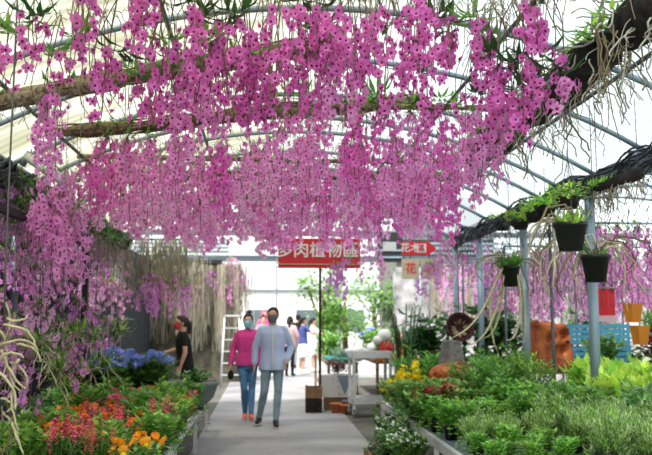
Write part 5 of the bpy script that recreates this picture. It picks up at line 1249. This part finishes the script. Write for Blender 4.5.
# curtains of bare canes in the right bay
CV = []
for i in range(3):
    r = random.Random(70+i); mb = MB()
    for j in range(34): mb.tube(cane_path(r, r.uniform(.4, 1.2), .6), .004, r.choice(['cane_dry', 'cane_pale', 'cane', 'root_grey']), 4)
    CV.append(mb.mesh('strands'))
for i, (px, Y) in enumerate(((560, 9.6), (585, 11.5), (615, 11.5), (520, 14), (600, 14), (500, 14))):
    c = gp(px, Y); o = obj('hanging_canes', CV[i % 3], None, (c[0], Y, 2.78), i); tag(o, 'bundle of bare hanging canes in the right bay, %s from the left' % ORD[[3, 4, 6, 2, 5, 1][i]-1], 'canes', 'bare canes in the right bay')

# lower level of the right bay: trailing strands, racks, second rail of orchids
for Y_, xa, xb, z in ((13.0, 3.75, 6.4, 2.05), (15.8, 3.75, 8.4, 2.2)):
    mb = MB(); mb.tube([(3.6, Y_, z), (xb+.3, Y_, z)], .014, 'galv', 6)
    for x in (3.62, (xb+3.9)/2, xb+.28): mb.tube([(x, Y_, -.02), (x, Y_, z+.02)], .02, 'galv_dark', 6)
    struct('hanging_rail', mb, 'low rail on uprights in the right neighbouring bay', True)
    x = xa; i = 0
    while x < xb:
        put_orchid(RN.choice(VARW), (x, Y_, z-.01), 'pink orchid on the %s low rail of the right bay, %s from left' % ('nearer' if Y_ < 14 else 'farther', ORD[i]), 'orchids on the low rails of the right bay', RN.uniform(0, 6), RN.uniform(.9, 1.3)); x += RN.uniform(.35, .75); i += 1
for i, (x, Y_) in enumerate(((3.9, 17.9), (4.5, 18.0), (5.2, 17.9), (6.0, 18.0), (6.9, 17.9), (7.8, 18.0))):
    o = obj('hanging_air_plant', MV[i % 3], None, (x, Y_, 2.7), .2); o.scale = (1.3, 1, 1.2); tag(o, 'grey-green air plant curtain deep in the right bay, %s from left' % ORD[i], 'air plant', 'air plant curtains of the right bay')
mb = MB(); mb.tube([(3.5, 17.95, 2.72), (8.6, 17.95, 2.72)], .016, 'galv', 6); mb.tube([(3.5, 17.95, 2.72), (3.5, 17.95, -.02)], .02, 'galv', 6); mb.tube([(8.6, 17.95, 2.72), (8.6, 17.95, -.02)], .02, 'galv', 6); struct('hanging_rail', mb, 'rail deep in the right neighbouring bay', True)
# plant rows on the ground deep in the main bay right side
GR = [(2.4, 12.2, 'fern'), (2.9, 12.4, 'leafy'), (3.1, 13.3, 'leafy'), (2.55, 13.2, 'redleaf'), (1.95, 12.3, 'leafy')]
for i, (x, y, kd) in enumerate(GR): plant(kd, x, y, 0, ['tall ferny', 'large leafy', 'leafy', 'dark red', 'small leafy'][i]+' plant on the ground between the driftwood bowl and the wide table', sc=2.1 if i < 3 else 1.6)

# dark shrubs between the right posts and the wide table
for i, (px, Y, H, rad, lab) in enumerate(((438, 12.9, 1.5, .42, 'dark shrub left of the round maroon basket'), (482, 12.6, 1.7, .5, 'dark shrub right of the round maroon basket'), (608, 15.2, 1.9, .6, 'leafy bush at the right behind the blue crates'))):
    c = gp(px, Y); tree(c[0], Y, H, rad, lab, 300+i, ('leaf_dark', 'leaf_dark', 'leaf_green'), 700, .25)
    o = [o for o in COL.objects if o.get('label') == lab][0]; o['category'] = 'shrub'; o.name = 'shrub'
